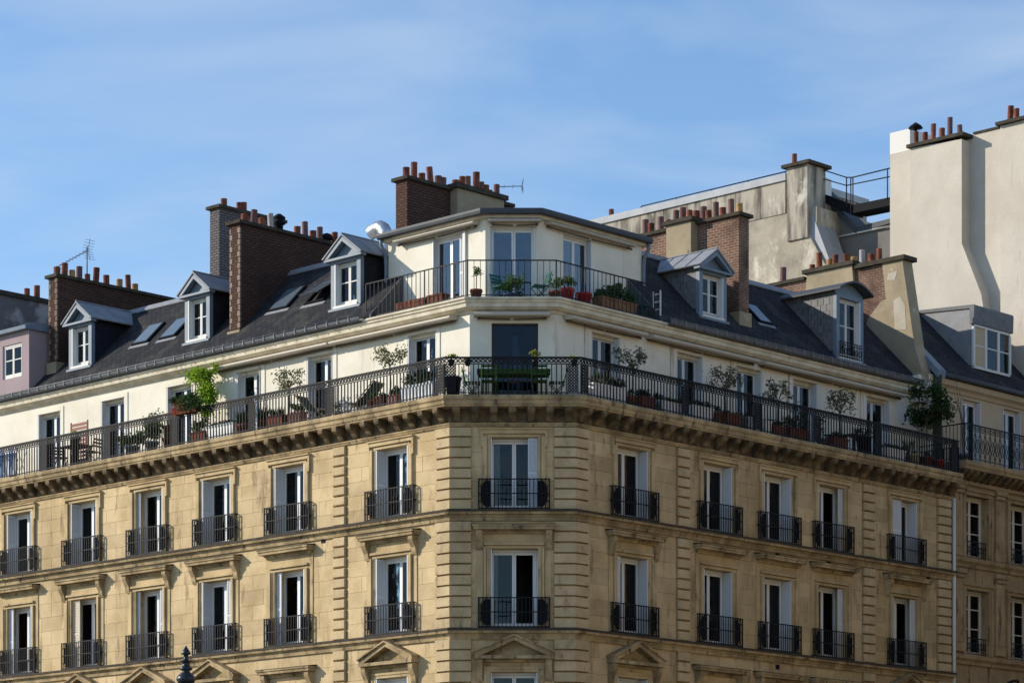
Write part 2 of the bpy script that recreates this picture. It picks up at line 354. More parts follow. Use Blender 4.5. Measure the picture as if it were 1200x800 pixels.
def shutter_mesh(w, h, slats=True):                      # one leaf in the x-z plane, 3 cm thick, hinge at x=0
    m = MB(); t = .03
    m.box(0, .035, 0, t, 0, h); m.box(w - .035, w, 0, t, 0, h)
    for z in (0, h * .5 - .03, h - .06): m.box(.035, w - .035, .002, t - .002, z, z + .06)
    if slats:
        z = .075
        while z < h - .08:
            if not (h * .5 - .06 < z < h * .5 + .03):
                m.add([(.035, .004, z), (w - .035, .004, z), (w - .035, t - .004, z + .04), (.035, t - .004, z + .04)], [(0, 1, 2, 3)])
            z += .05
        m.box(.035, w - .035, t - .006, t - .003, .06, h - .06)
    return m
CACHE = {}
def memo(key, fn):
    if key not in CACHE: CACHE[key] = fn().mesh(str(key[0]))
    return CACHE[key]
def curtain_mesh(w, h, sx, frac, dep=.36):
    m = MB(); n = 16; a = w / 2 - .1; x0 = sx * a; x1 = x0 - sx * frac * a * 2; vs = []
    for i in range(n + 1):
        x = x0 + (x1 - x0) * i / n; y = dep + .11 + .02 * math.sin(i * 1.9)
        vs += [(x, y, .05), (x, y, h - .1)]
    return m.add(vs, [(2 * i, 2 * i + 2, 2 * i + 3, 2 * i + 1) for i in range(n)], True)
def french_window(root, f, x, y, z, w, h, opt, glass='glass', bars=(), depth=.36, frame='white', rz=0):
    """opening w x h with its sill centre at (x, y, z) of front f; opt: shutter states and curtains"""
    m = FM(f, x, y, z, rz)
    fr = part('window', memo(('frame', w, h, bars, depth), lambda: arch_frame(w, h, depth, bars=bars)), frame, root, m)
    for sx in (-1, 1):
        if opt.get('open') == sx:
            hx = sx * (w / 2 - .055)
            part('casement', memo(('casement', w, h, sx), lambda: MB().box(-.03, .03, 0, .52, .02, h - .07)), frame, fr, m @ Matrix.Translation((hx - sx * .05, depth + .05, 0)))
            continue
        part('pane', memo(('pane', w, h, sx, depth), lambda: pane_mesh(w, h, sx, depth)), glass, fr, m)
        st = opt.get('l' if sx < 0 else 'r', 'fold')
        if st is None: continue
        mt = opt.get('mat', 'shutter')
        if st == 'fold':                                 # folded back into the reveal, square to the wall
            me = memo(('shutter', depth, h), lambda: shutter_mesh(depth - .035, h - .03))
            mm = m @ Matrix.Translation((sx * (w / 2 - .012), -.02, .015)) @ Matrix.Rotation(R(90), 4, 'Z')
            if sx < 0: mm = m @ Matrix.Translation((-(w / 2 - .012) + .03, -.02, .015)) @ Matrix.Rotation(R(90), 4, 'Z')
            part('shutter', me, mt, fr, mm)
        else:                                            # leaf of width st standing across the opening
            me = memo(('leaf', st, h), lambda: shutter_mesh(st, h - .03))
            part('shutter', me, mt, fr, m @ (Matrix.Translation((-w / 2 + .01, .06, .015)) if sx < 0 else Matrix.Translation((w / 2 - .01 - st, .06, .015))))
    for sx in (-1, 1):
        if opt.get('cl' if sx < 0 else 'cr'):
            part('curtain', memo(('curtain', w, h, sx, opt['cl' if sx < 0 else 'cr'], depth), lambda: curtain_mesh(w, h, sx, opt['cl' if sx < 0 else 'cr'], depth)), opt.get('cm', 'curtain'), fr, m)
    if opt.get('blind'): part('blind', memo(('blind', w, h, opt['blind'], depth), lambda: MB().box(-w / 2 + .08, w / 2 - .08, depth + .08, depth + .085, h * (1 - opt['blind']), h - .07)), opt.get('cm', 'curtain'), fr, m)
    return fr
def surround4(w, h):                                      # eared architrave
    m = MB(); a = w / 2
    for s in (-1, 1):
        for (p, q, d, z1) in ((0, .07, .03, h), (.09, .20, .085, h + .0)):
            x0, x1 = sorted((s * (a + p), s * (a + q))); m.box(x0, x1, -d, .03, 0, z1)
        x0, x1 = sorted((s * (a + .20), s * (a + .26))); m.box(x0, x1, -.084, .03, h - .28, h + .2)
    m.box(-a - .07, a + .07, -.031, .03, h, h + .07); m.box(-a - .2, a + .2, -.086, .03, h + .09, h + .20)
    m.box(-a - .27, a + .27, -.13, .03, h + .20, h + .235)
    return m
def console(m, x, wd, zt, hh, dep):
    m.prism([(.02, zt), (-dep, zt), (-dep, zt - hh * .22), (-dep * .82, zt - hh * .38), (-dep * .5, zt - hh * .62), (-dep * .42, zt - hh * .85), (-dep * .25, zt - hh), (.02, zt - hh)], 'x', x - wd / 2, x + wd / 2)
def surround3(w, h):
    m = MB(); a = w / 2
    for s in (-1, 1):
        for (p, q, d) in ((0, .06, .025), (.06, .10, .05), (.118, .17, .09)):
            x0, x1 = sorted((s * (a + p), s * (a + q))); m.box(x0, x1, -d, .03, 0, h)
        x0, x1 = sorted((s * (a + .19), s * (a + .36))); m.box(x0, x1, -.026, .03, 0, h + .0)
    m.box(-a - .17, a + .17, -.031, .03, h, h + .07); m.box(-a - .17, a + .17, -.092, .03, h + .088, h + .15)
    m.box(-a - .36, -a - .19, -.0265, .03, h, h + .15); m.box(a + .19, a + .36, -.0265, .03, h, h + .15)
    m.box(-a - .36, a + .36, -.027, .03, h + .15, h + .42)
    return m
def hood_mesh(w, h, cons):
    m = MB(); a = w / 2 + (.36 if cons else .30); z = h + .42
    for i, (d, zz0, zz1, e) in enumerate(((.09, -.03, .03, .02), (.14, .03, .06, .04), (.29, .07, .15, .10), (.32, .15, .20, .13))):
        m.box(-a - e, a + e, -d, .025 + i * .001, z + zz0, z + zz1)
    if cons:
        for s in (-1, 1): console(m, s * (a - .06), .17, z + .06, .52, .24)
    return m
def hood_lead(w, h, cons):
    a = w / 2 + (.36 if cons else .30) + .13; z = h + .62
    return MB().prism([(.02, z), (-.325, z), (-.33, z + .014), (.02, z + .06)], 'x', -a - .005, a + .005)
def pediment_mesh(w, h):
    m = MB(); a = w / 2 + .42; z = h + .27
    m.box(-a + .06, a - .06, -.12, .03, z, z + .06); m.box(-a, a, -.30, .031, z + .07, z + .16)
    hz = .50
    m.prism([(-a + .1, z + .16), (a - .1, z + .16), (0, z + .16 + hz * .86)], 'y', -.01, .03)
    for s in (-1, 1):
        m.prism([(s * a, z + .161), (s * a, z + .24), (0, z + .16 + hz + .03), (0, z + .16 + hz - .09), (s * (a - .18), z + .161)], 'y', -.28 - .001 * s, .029)
        m.prism([(s * (a + .03), z + .235), (s * (a + .03), z + .275), (0, z + .16 + hz + .075), (0, z + .16 + hz + .03)], 'y', -.34 - .001 * s, .028)
        console(m, s * (a - .12), .17, z + .06, .58, .24)
    return m
BW, BH, BD = 1.92, .84, .13
def balconette_mesh(w=BW):
    m = MB(); a = w / 2; r = .013
    for y in (-BD,):
        for z in (.03, .43, BH - .02): m.box(-a, a, y - r, y + r, z - .014, z + .014)
        n = 18
        for i in range(n + 1):
            x = -a + i * w / n; t = .02 if i in (0, n) else .011
            m.box(x - t, x + t, y - t * .8, y + t * .8, .0, BH)
        for s in (-1, 1):
            for z0, z1 in ((.03, .24), (BH - .02, BH - .23)): m.bar((s * (a - .01), y - .006, z1), (s * (a - .24), y - .006, z0), .011)
    for s in (-1, 1):
        for z in (.03, .43, BH - .02): m.box(s * a - .013, s * a + .013, -BD + .014, .01, z - .012, z + .012)
        m.box(s * a - .008, s * a + .008, -BD + .07 - .008, -BD + .07 + .008, .0, BH - .02)
    m.box(-a, a, -BD - .01, .01, -.015, .012)
    return m
def end_plate(s, w=BW):
    a = w / 2
    p = [(s * (a - .05), .24), (s * (a - .05), BH - .23), (s * (a - .2), BH - .06), (s * (a - .31), BH - .06), (s * (a - .31), .08), (s * (a - .2), .08)]
    return MB().prism(p, 'y', -BD + .022, -BD + .03)

# ------------------------------------------------------------------ THE CORNER BUILDING
bld = thing('apartment_building', 'golden stone corner apartment block with cream top floors and wraparound black iron balcony', 'building', Matrix.Translation((0, D + 6, 0)))
OW = 1.30
Z4, H4, Z3, H3, Z2, H2 = 13.47, 1.95, 10.25, 2.14, 6.95, 2.08
LX = [-19.56, -16.21, -12.98, -9.82, -6.57, -2.3]; RX = [2.39, 6.1, 8.86, 11.46, 15.2]; CX = [1.73]
XS = {'L': LX, 'C': CX, 'R': RX}
RNG = {'L': (-22.6, 0.), 'C': (0., WC), 'R': (0., 17.72)}
STR = {'L': [(-4.67, -4.17)], 'C': [], 'R': [(4.29, 4.81), (13.04, 13.61), (16.95, 17.63)]}
COR = {'L': [(-.53, 0.)], 'C': [(0., .56), (2.82, WC)], 'R': [(0., .53)]}
walls = {}
for f in 'LCR':
    holes = [(x - OW / 2, x + OW / 2, z, z + h) for x in XS[f] for z, h in ((Z4, H4), (Z3, H3), (Z2, H2))]
    mb = wall_holes(MB(), *RNG[f], .04, .42, 0, 16.19, holes)
    walls[f] = part('wall', mb, 'stone', bld, FM(f))
# party end walls, rear walls and floors so that the block is closed
bk = MB()
def quad(mb, pts): mb.add(pts, [tuple(range(len(pts)))])
bk.add([WP('L', -22.6, .06, 0), WP('L', -22.6, 9, 0), WP('L', -22.6, 9, 21.6), WP('L', -22.6, .06, 16.2)], [(0, 1, 2, 3)])
bk.add([WP('L', -22.6, 9, 0), WP('L', -9.0, 9, 0), WP('L', -9.0, 9, 22.2), WP('L', -22.6, 9, 22.2)], [(0, 1, 2, 3)])
bk.add([WP('R', 17.7, .06, 0), WP('R', 17.7, 9, 0), WP('R', 17.7, 9, 21.6), WP('R', 17.7, .06, 16.2)], [(0, 1, 2, 3)])
bk.add([WP('R', 17.7, 9, 0), WP('R', 9.0, 9, 0), WP('R', 9.0, 9, 22.2), WP('R', 17.7, 9, 22.2)], [(0, 1, 2, 3)])
part('rear_wall', bk, 'plaster', bld)
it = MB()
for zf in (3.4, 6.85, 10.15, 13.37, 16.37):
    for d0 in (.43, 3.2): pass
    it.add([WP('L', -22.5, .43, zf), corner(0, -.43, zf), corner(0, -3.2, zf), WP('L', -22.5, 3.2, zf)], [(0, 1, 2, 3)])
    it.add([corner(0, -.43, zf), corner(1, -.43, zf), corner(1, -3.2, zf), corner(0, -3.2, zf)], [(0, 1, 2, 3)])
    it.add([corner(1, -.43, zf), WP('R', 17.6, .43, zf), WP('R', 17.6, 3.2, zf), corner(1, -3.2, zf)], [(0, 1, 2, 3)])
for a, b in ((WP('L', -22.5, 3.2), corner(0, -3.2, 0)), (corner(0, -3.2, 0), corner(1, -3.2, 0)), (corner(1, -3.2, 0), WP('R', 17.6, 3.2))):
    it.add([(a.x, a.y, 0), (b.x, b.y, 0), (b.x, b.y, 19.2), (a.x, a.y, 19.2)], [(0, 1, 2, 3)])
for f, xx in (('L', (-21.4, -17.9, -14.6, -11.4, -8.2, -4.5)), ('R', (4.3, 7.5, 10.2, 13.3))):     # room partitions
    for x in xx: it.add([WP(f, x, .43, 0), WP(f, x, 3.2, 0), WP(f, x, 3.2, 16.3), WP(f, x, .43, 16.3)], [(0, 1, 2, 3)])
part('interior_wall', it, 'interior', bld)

# ashlar: each visible stone a piece of its own
BANDS = [(13.42, 15.42, 5), (15.42, 15.74, 1), (10.19, 12.39, 5), (12.39, 13.16, 2), (9.03, 9.95, 2), (6.9, 9.03, 5)]
blocks = []
for f in 'LCR':
    excl = [(a - .035, b + .035) for a, b in STR[f]] + COR[f]
    for z0, z1, n in BANDS:
        for k in range(n):
            a, b = z0 + (z1 - z0) * k / n, z0 + (z1 - z0) * (k + 1) / n
            cuts = list(excl)
            for x in XS[f]:
                for zz, hh in ((Z4, H4), (Z3, H3), (Z2, H2)):
                    if zz < b - .02 and zz + hh > a + .04: cuts.append((x - OW / 2, x + OW / 2))
            xx, iv = RNG[f][0], []
            for p, q in sorted(cuts):
                if p - xx > .06: iv.append((xx, p))
                xx = max(xx, q)
            if RNG[f][1] - xx > .06: iv.append((xx, RNG[f][1]))
            for p, q in iv:
                ln = q - p; m_ = max(1, round(ln / .95)); st = ln / m_
                pts = [p + i * st for i in range(m_ + 1)]
                if k % 2 and ln > .9: pts = [p] + [p + (i + .5) * st for i in range(m_)] + [q]
                for u, v in zip(pts, pts[1:]):
                    if v - u > .05: blocks.append((f, u + .002, v - .002, a + .002, b - .002))
vis = sorted([b for b in blocks if b[4] > 8.9], key=lambda b: -(b[2] - b[1]) * (b[4] - b[3]) * (1.0 if b[0] != 'R' else .95) - 0)
rest = {'L': MB(), 'C': MB(), 'R': MB()}
for i, (f, u, v, a, b) in enumerate(vis[:300]):
    e = random.uniform(-.0015, .0015)
    part('stone_block', memo(('stone_block', round(v - u, 2), round(b - a, 3)), lambda: MB().block(0, round(v - u, 2), 0, .055, 0, b - a, .004)), 'block', walls[f], FM(f, u, e, a))
for f, u, v, a, b in vis[300:] + [b for b in blocks if b[4] <= 8.9]:
    rest[f].block(u, v, random.uniform(-.0015, .0015), .055, a, b, .004)
for f in 'LCR': part('ashlar', rest[f], 'block', walls[f], FM(f), kind='stuff')
# quoins: pilaster strips of separate raised stones, the corner stones wrap round
QB = [(13.44, 15.70, 8), (10.21, 13.14, 10), (6.95, 9.93, 10)]
def quoin_levels():
    for z0, z1, n in QB:
        for k in range(n): yield z0 + (z1 - z0) * k / n, z0 + (z1 - z0) * (k + 1) / n
for f in 'LR':
    for x0, x1 in STR[f]:
        for a, b in quoin_levels():
            part('quoin_stone', memo(('quoin_stone', round(x1 - x0, 3), round(b - a, 3)), lambda: MB().block(0, x1 - x0, -.08, .05, .0, b - a - .05, .018)), 'quoin', walls[f], FM(f, x0, random.uniform(-.003, .003), a + .025))
def corner_stone(k, lz, rz_, h):
    d, e = .08, -.05
    if k == 0: pl = [WP('L', -lz, -d), corner(0, d, 0), WP('C', rz_, -d), WP('C', rz_, -e), corner(0, e, 0), WP('L', -lz, -e)]
    else: pl = [WP('C', WC - lz, -d), corner(1, d, 0), WP('R', rz_, -d), WP('R', rz_, -e), corner(1, e, 0), WP('C', WC - lz, -e)]
    o = corner(k, 0, 0)
    return MB().prism([(p.x - o.x, p.y - o.y) for p in pl], 'z', 0, h)
for k, (lz, rz_) in ((0, (.53, .56)), (1, (.55, .53))):
    for a, b in quoin_levels():
        o = corner(k, 0, a + .025)
        part('quoin_stone', memo(('corner_quoin', k, round(b - a, 3)), lambda: corner_stone(k, lz, rz_, b - a - .05)), 'quoin', walls['C'], Matrix.Translation(o))
# string courses with lead tops
for zt in (13.42, 10.19, 6.9):
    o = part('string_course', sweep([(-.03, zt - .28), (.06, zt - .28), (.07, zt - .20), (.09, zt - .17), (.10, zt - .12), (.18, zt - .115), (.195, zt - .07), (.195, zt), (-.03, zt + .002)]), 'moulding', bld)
    part('lead_flashing', sweep([(-.02, zt + .004), (.200, zt + .003), (.204, zt - .045), (.216, zt - .045), (.215, zt + .016), (-.02, zt + .045)]), 'lead', o)
part('moulding', sweep([(-.03, 15.70), (.045, 15.70), (.06, 15.74), (.085, 15.77), (.085, 15.80), (-.03, 15.82)]), 'moulding', bld)
part('frieze', sweep([(-.03, 15.81), (.02, 15.81), (.02, 16.2), (-.03, 16.2)]), 'sootshade', bld)
part('balcony_slab', sweep([(-.04, 16.19), (.40, 16.19), (.41, 16.235), (.435, 16.25), (.435, 16.335), (.445, 16.35), (.475, 16.38), (.475, 16.46), (.46, 16.49), (-1.6, 16.495), (-1.6, 16.40), (-.5, 16.30)]), 'moulding', bld)
br = MB(); bw = .092
br.prism([(.0, 16.188), (-.375, 16.188), (-.385, 16.12), (-.365, 16.06), (-.31, 16.02), (-.24, 16.0), (-.17, 15.955), (-.13, 15.89), (-.075, 15.835), (0, 15.822)], 'x', -bw, bw)
for s in (-1, 1): br.prism([(-.34, 16.17), (-.36, 16.10), (-.33, 16.05), (-.26, 16.04), (-.22, 16.10), (-.26, 16.17)], 'x', s * bw, s * (bw + .018))
brm = br.mesh('bracket')
def put_brackets(f, xa, xb, n):
    for i in range(n): part('bracket', brm, 'sootshade', bld, FM(f, xa + (xb - xa) * i / (n - 1), -.022, 0))
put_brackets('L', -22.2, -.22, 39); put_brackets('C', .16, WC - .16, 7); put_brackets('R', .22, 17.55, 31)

# windows of the stone floors
OPT = {('L', 0, 4): dict(cl=.25, cm='greencurtain'), ('L', 1, 4): dict(cl=.45, cm='greencurtain'), ('L', 2, 4): dict(cr=.25, l=.12, cm='greencurtain'), ('L', 3, 4): dict(cl=.2), ('L', 4, 4): dict(blind=.2), ('L', 5, 4): dict(cr=.15),
       ('L', 0, 3): dict(l=.22, cl=.3, cm='greencurtain'), ('L', 1, 3): dict(l=.34, mat='beigeshutter', open=1), ('L', 2, 3): dict(r=.2, l=.1), ('L', 3, 3): dict(r=.24, cl=.25, cm='greencurtain'), ('L', 4, 3): dict(l=.2, blind=.12), ('L', 5, 3): dict(cl=.3, cm='greencurtain'),
       ('C', 0, 4): dict(r=.26, cl=.15), ('C', 0, 3): dict(open=1, cl=.1),
       ('R', 0, 4): dict(l=.1, cl=.70, cm='tancurtain'), ('R', 1, 4): dict(l=.1, cl=.62, cm='tancurtain'), ('R', 2, 4): dict(cl=.68, cm='tancurtain'), ('R', 3, 4): dict(cl=.3, r=.2), ('R', 4, 4): dict(l=.56),
       ('R', 0, 3): dict(l=.2, cl=.74, cm='tancurtain'), ('R', 1, 3): dict(cl=.58), ('R', 2, 3): dict(cl=.66, l=.12, cm='tancurtain'), ('R', 3, 3): dict(r=.22, l=.1), ('R', 4, 3): dict(l=.16, r=.26),
       ('L', 3, 2): dict(cl=.5), ('L', 1, 2): dict(cl=.4)}
HOOD = {('L', 0): 0, ('L', 1): 1, ('L', 2): 1, ('L', 3): 1, ('L', 4): 0, ('L', 5): 1, ('C', 0): 1, ('R', 0): 1, ('R', 1): 0, ('R', 2): 0, ('R', 3): 0, ('R', 4): 1}
BAL = balconette_mesh().mesh('balconette'); EP = [end_plate(s).mesh('end_plate') for s in (-1, 1)]
SU4 = surround4(OW, H4).mesh('surround'); SU3 = surround3(OW, H3).mesh('surround'); SU2 = surround3(OW, H2)
HD = {c: hood_mesh(OW, H3, c).mesh('hood') for c in (0, 1)}; HL = {c: hood_lead(OW, H3, c).mesh('hood_flashing') for c in (0, 1)}
PED = pediment_mesh(OW, H2).mesh('pediment'); HD2 = hood_mesh(OW, H2 - .1, 1).mesh('hood'); HL2 = hood_lead(OW, H2 - .1, 1).mesh('hood_flashing')
su2 = MB(); a_ = OW / 2
for s in (-1, 1):
    for p, q, d in ((0, .09, .03), (.09, .17, .055)):
        x0, x1 = sorted((s * (a_ + p), s * (a_ + q))); su2.box(x0, x1, -d, .03, 0, H2)
su2.box(-a_ - .17, a_ + .17, -.031, .03, H2, H2 + .08); su2.box(-a_ - .17, a_ + .17, -.057, .03, H2 + .08, H2 + .14)
SU2 = su2.mesh('surround')
for f in 'LCR':
    for i, x in enumerate(XS[f]):
        for lev, z, h, su in ((4, Z4, H4, SU4), (3, Z3, H3, SU3), (2, Z2, H2, SU2)):
            fr = french_window(bld, f, x, 0, z, OW, h, OPT.get((f, i, lev), {}))
            part('window_surround', su, 'stone', fr, FM(f, x, 0, z))
            if lev == 3:
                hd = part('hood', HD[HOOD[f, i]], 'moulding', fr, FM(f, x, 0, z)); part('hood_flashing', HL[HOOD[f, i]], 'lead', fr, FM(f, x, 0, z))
            if lev == 2:
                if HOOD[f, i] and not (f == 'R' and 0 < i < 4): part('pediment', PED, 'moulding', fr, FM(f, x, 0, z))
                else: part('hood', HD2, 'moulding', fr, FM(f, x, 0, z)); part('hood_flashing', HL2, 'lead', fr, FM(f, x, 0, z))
            if lev > 2:
                bl = part('balconette', BAL, 'iron', bld, FM(f, x, -.005, z - .03))
                for e in EP: part('end_plate', e, 'ironplate', bl, FM(f, x, -.005, z - .03))
# small vents
for f, p, q in (('L', 379, 633), ('R', 911, 649), ('R', 971, 659), ('R', 1088, 678), ('R', 911, 781)):
    x, z = xs(f, 0, p, q)
    part('vent', MB().box(-.09, .09, -.012, .02, -.07, .07), 'ironplate', bld, FM(f, x, 0, z))

# fifth floor: cream wall set back 1.25 m
Y5 = 1.25; Z5, H5 = 16.52, 2.28
W5 = {'L': [(-20.24, -19.02), (-16.93, -15.72), (-13.66, -12.43), (-10.35, -9.2), (-7.2, -6.05), (-2.96, -1.79)], 'C': [(1.11, 2.40)],
      'R': [(2.05, 3.26), (5.72, 6.90), (8.45, 9.66), (11.14, 12.37), (14.86, 16.11)]}
R5 = {'L': (-22.6, -T1 * Y5), 'C': (T1 * Y5, WC - T2 * Y5), 'R': (T2 * Y5, 17.7)}
up = {}
for f in 'LCR':
    mb = wall_holes(MB(), *R5[f], Y5, Y5 + .32, 16.4, 19.3, [(a, b, Z5, Z5 + H5) for a, b in W5[f]])
    up[f] = part('upper_wall', mb, 'cream', bld, FM(f))
    for i, (a, b) in enumerate(W5[f]):
        wd = round(b - a, 2); xm = (a + b) / 2
        if f == 'C':
            m = FM(f, xm, Y5, Z5); fr = part('window', MB().box(-wd / 2, -wd / 2 + .04, .1, .17, 0, H5).box(wd / 2 - .04, wd / 2, .1, .17, 0, H5).box(-wd / 2 + .04, wd / 2 - .04, .1, .17, H5 - .04, H5).box(-wd / 2 + .04, wd / 2 - .04, .1, .17, 0, .05), 'darkwood', bld, m)
            part('pane', MB().box(-wd / 2 + .04, wd / 2 - .04, .13, .14, .05, H5 - .04), 'blueglass', fr, m)
            cu = MB(); vs = []
            for k in range(20):
                t = k / 19; vs += [(-.12 + .42 * t, .24 + .03 * math.sin(k * 2.1), .05), (-.06 + .12 * t, .24 + .02 * math.sin(k * 2.1), H5 - .3)]
            cu.add(vs, [(2 * k, 2 * k + 2, 2 * k + 3, 2 * k + 1) for k in range(19)], True)
            part('curtain', cu, 'curtain', fr, m)
        else:
            o5 = dict(cl=.25) if (i + (f == 'R')) % 2 else dict(cr=.3)
            fr = french_window(bld, f, xm, Y5, Z5, wd, H5, o5, depth=.24)
            m = FM(f, xm, Y5, Z5); su = MB(); a5 = wd / 2
            su.box(-a5 - .13, -a5, -.025, .02, 0, H5 + .13).box(a5, a5 + .13, -.025, .02, 0, H5 + .13).box(-a5, a5, -.026, .02, H5, H5 + .13)
            part('window_surround', su, 'cream', fr, m)
            part('roller_box', MB().box(-a5 + .01, a5 - .01, .14, .205, H5 - .1, H5 - .005), 'creamtrim', fr, m)
# thin downpipes on the cream wall
for f, p in (('L', 305), ('L', 668 / 3.53 + 200), ('R', 685), ('R', 786), ('R', 856), ('R', 924), ('R', 1008)):
    x = xs(f, Y5, p); part('cable_duct', MB().tube([(0, 0, 0), (0, 0, 2.6)], .018, 6), 'creamtrim', bld, FM(f, x, Y5 - .02, 16.5))
# cream cornice under the gutter / terrace edge
part('cornice', sweep([(-1.26, 19.06), (-1.21, 19.06), (-1.19, 19.12), (-1.09, 19.15), (-1.04, 19.19), (-1.0, 19.20), (-.99, 19.30), (-.95, 19.32), (-.94, 19.375), (-1.27, 19.38)]), 'creamtrim', bld)
part('roof_slab', sweep([(-1.1, 19.377), (-.99, 19.377), (-.99, 19.45), (-1.0, 19.47), (-3.3, 19.48), (-3.3, 19.3)]), 'zinc', bld)
part('terrace_edge', sweep([(-1.05, 19.378), (-.93, 19.378), (-.90, 19.40), (-.90, 19.455), (-1.02, 19.46)], -4.5, 4.95), 'creamtrim', bld)
def gutter(f, x0, x1):
    m = MB(); n = 7
    pr = [(.87 + .10 * math.cos(math.pi * (1 + k / n)), 19.55 + .155 * math.sin(math.pi * (1 + k / n))) for k in range(n + 1)]
    vs = []
    for y, z in pr: vs += [(x0, y, z), (x1, y, z)]
    m.add(vs, [(2 * k, 2 * k + 1, 2 * k + 3, 2 * k + 2) for k in range(n)], True)
    m.tube([(x0, .765, 19.555), (x1, .765, 19.555)], .02, 6)
    return m
def straps(x0, x1):
    m = MB(); x = x0 + .2
    while x < x1:
        m.box(x - .012, x + .012, .752, .768, 19.42, 19.575); m.box(x - .012, x + .012, .768, .99, 19.578, 19.59); x += .46
    return m
for f, a, b in (('L', -22.6, -4.5), ('R', 4.95, 17.35)):
    g = part('gutter', gutter(f, a, b), 'gutterzinc', bld, FM(f)); part('gutter_strap', straps(a, b), 'zinc', g, FM(f), kind='stuff')
    # slate slope, zinc hip and top
    xa, xb = (a, -4.3) if f == 'L' else (4.85, 17.45)
    sl_ = MB().prism([(.96, 19.50), (.96, 19.56), (3.66, 22.26), (3.66, 22.1)], 'x', xa, xb)
    rf = part('roof', sl_, 'slate2', bld, FM(f))
    part('ridge', MB().prism([(3.5, 22.13), (3.48, 22.16), (3.62, 22.33), (3.74, 22.35), (8.2, 22.62), (8.2, 22.5), (3.7, 22.2)], 'x', xa, xb), 'zinc', rf, FM(f))
    part('rear_slope', MB().prism([(8.2, 22.5), (8.2, 22.61), (9.3, 21.6), (9.2, 21.5)], 'x', xa, xb), 'zinc', rf, FM(f))
# ends of the slopes against the terrace
part('terrace_cheek', MB().prism([(.98, 19.47), (.98, 19.57), (2.35, 20.95), (2.35, 19.47)], 'x', -4.3, -4.22), 'darkzinc', bld, FM('L'))
part('terrace_cheek', MB().prism([(.98, 19.47), (.98, 19.57), (2.35, 20.95), (2.35, 19.47)], 'x', 4.77, 4.85), 'darkzinc', bld, FM('R'))

# sixth floor room over the corner
Y6 = 2.3
R6 = {'L': (-4.87, -T1 * Y6), 'C': (T1 * Y6, WC - T2 * Y6), 'R': (T2 * Y6, 5.41)}
W6 = {'L': (-3.03, -1.83), 'C': (1.07, 2.36), 'R': (2.04, 3.22)}
Z6, H6 = 19.5, 2.24
for f in 'LCR':
    a, b = W6[f]; wd = round(b - a, 2)
    part('room_wall', wall_holes(MB(), *R6[f], Y6, Y6 + .25, 19.45, 22.05, [(a, b, Z6, Z6 + H6)]), 'cream', bld, FM(f))
    french_window(bld, f, (a + b) / 2, Y6, Z6, wd, H6, dict(L=dict(r=.16, cl=.2), C=dict(l=.07, r=.07), R=dict(l=None))[f], glass='coatedglass', depth=.18)
rm = MB()
rm.add([WP('L', -4.86, 2.3, 19.45), WP('L', -4.86, 8, 19.45), WP('L', -4.86, 8, 22.1), WP('L', -4.86, 2.3, 22.05)], [(0, 1, 2, 3)])
rm.add([WP('R', 5.40, 2.3, 19.45), WP('R', 5.40, 8, 19.45), WP('R', 5.40, 8, 22.1), WP('R', 5.40, 2.3, 22.05)], [(0, 1, 2, 3)])
part('room_side_wall', rm, 'cream', bld)
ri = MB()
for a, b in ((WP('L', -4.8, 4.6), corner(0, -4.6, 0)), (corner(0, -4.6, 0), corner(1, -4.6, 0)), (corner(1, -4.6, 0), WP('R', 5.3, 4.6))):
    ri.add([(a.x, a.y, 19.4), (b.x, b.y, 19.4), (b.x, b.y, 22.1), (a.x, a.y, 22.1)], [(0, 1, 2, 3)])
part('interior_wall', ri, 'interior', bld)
rr = MB()       # low zinc roof of the room
E = [WP('L', -4.98, 2.08, 22.13), corner(0, -2.08, 22.13), corner(1, -2.08, 22.13), WP('R', 5.5, 2.08, 22.13)]
Bk = [WP('L', -4.98, 7.9, 22.3), corner(0, -5.0, 22.5), corner(1, -5.0, 22.5), WP('R', 5.5, 6.0, 22.2)]
vs = E + Bk + [Vector((p.x, p.y, 22.05)) for p in E] + [Vector((p.x, p.y, 22.06)) for p in Bk]
rr.add(vs, [(0, 1, 5, 4), (1, 2, 6, 5), (2, 3, 7, 6), (4, 5, 6, 7), (8, 9, 1, 0), (9, 10, 2, 1), (10, 11, 3, 2), (8, 12, 13, 9), (9, 13, 14, 10), (10, 14, 15, 11), (8, 0, 4, 12), (3, 11, 15, 7)])
rmr = part('room_roof', rr, 'darkzinc', bld)
part('room_gutter', sweep([(-2.1, 22.03), (-2.02, 22.0), (-1.96, 22.03), (-1.94, 22.10), (-1.95, 22.17), (-1.98, 22.18), (-2.02, 22.11), (-2.1, 22.12)], -5.0, 5.52), 'darkzinc', rmr)
part('fascia', sweep([(-2.32, 21.93), (-2.14, 21.95), (-2.12, 22.03), (-2.32, 22.03)], -4.95, 5.48), 'creamtrim', rmr)
for f, x, s in (('L', -4.93, -1), ('R', 5.46, 1)):
    part('downpipe', MB().tube([(0, 2.06, 22.05), (0, 2.07, 21.85), (s * -.03, 2.22, 21.6), (s * -.03, 2.24, 21.3), (s * -.03, 2.24, 19.55)], .055, 8), 'bluezinc', bld, FM(f, x, 0, 0))
for f, x in (('L', -1.72),): part('downpipe', MB().box(-.05, .05, -.06, 0, 19.5, 21.95), 'oldwhite', bld, FM(f, x, Y6, 0))
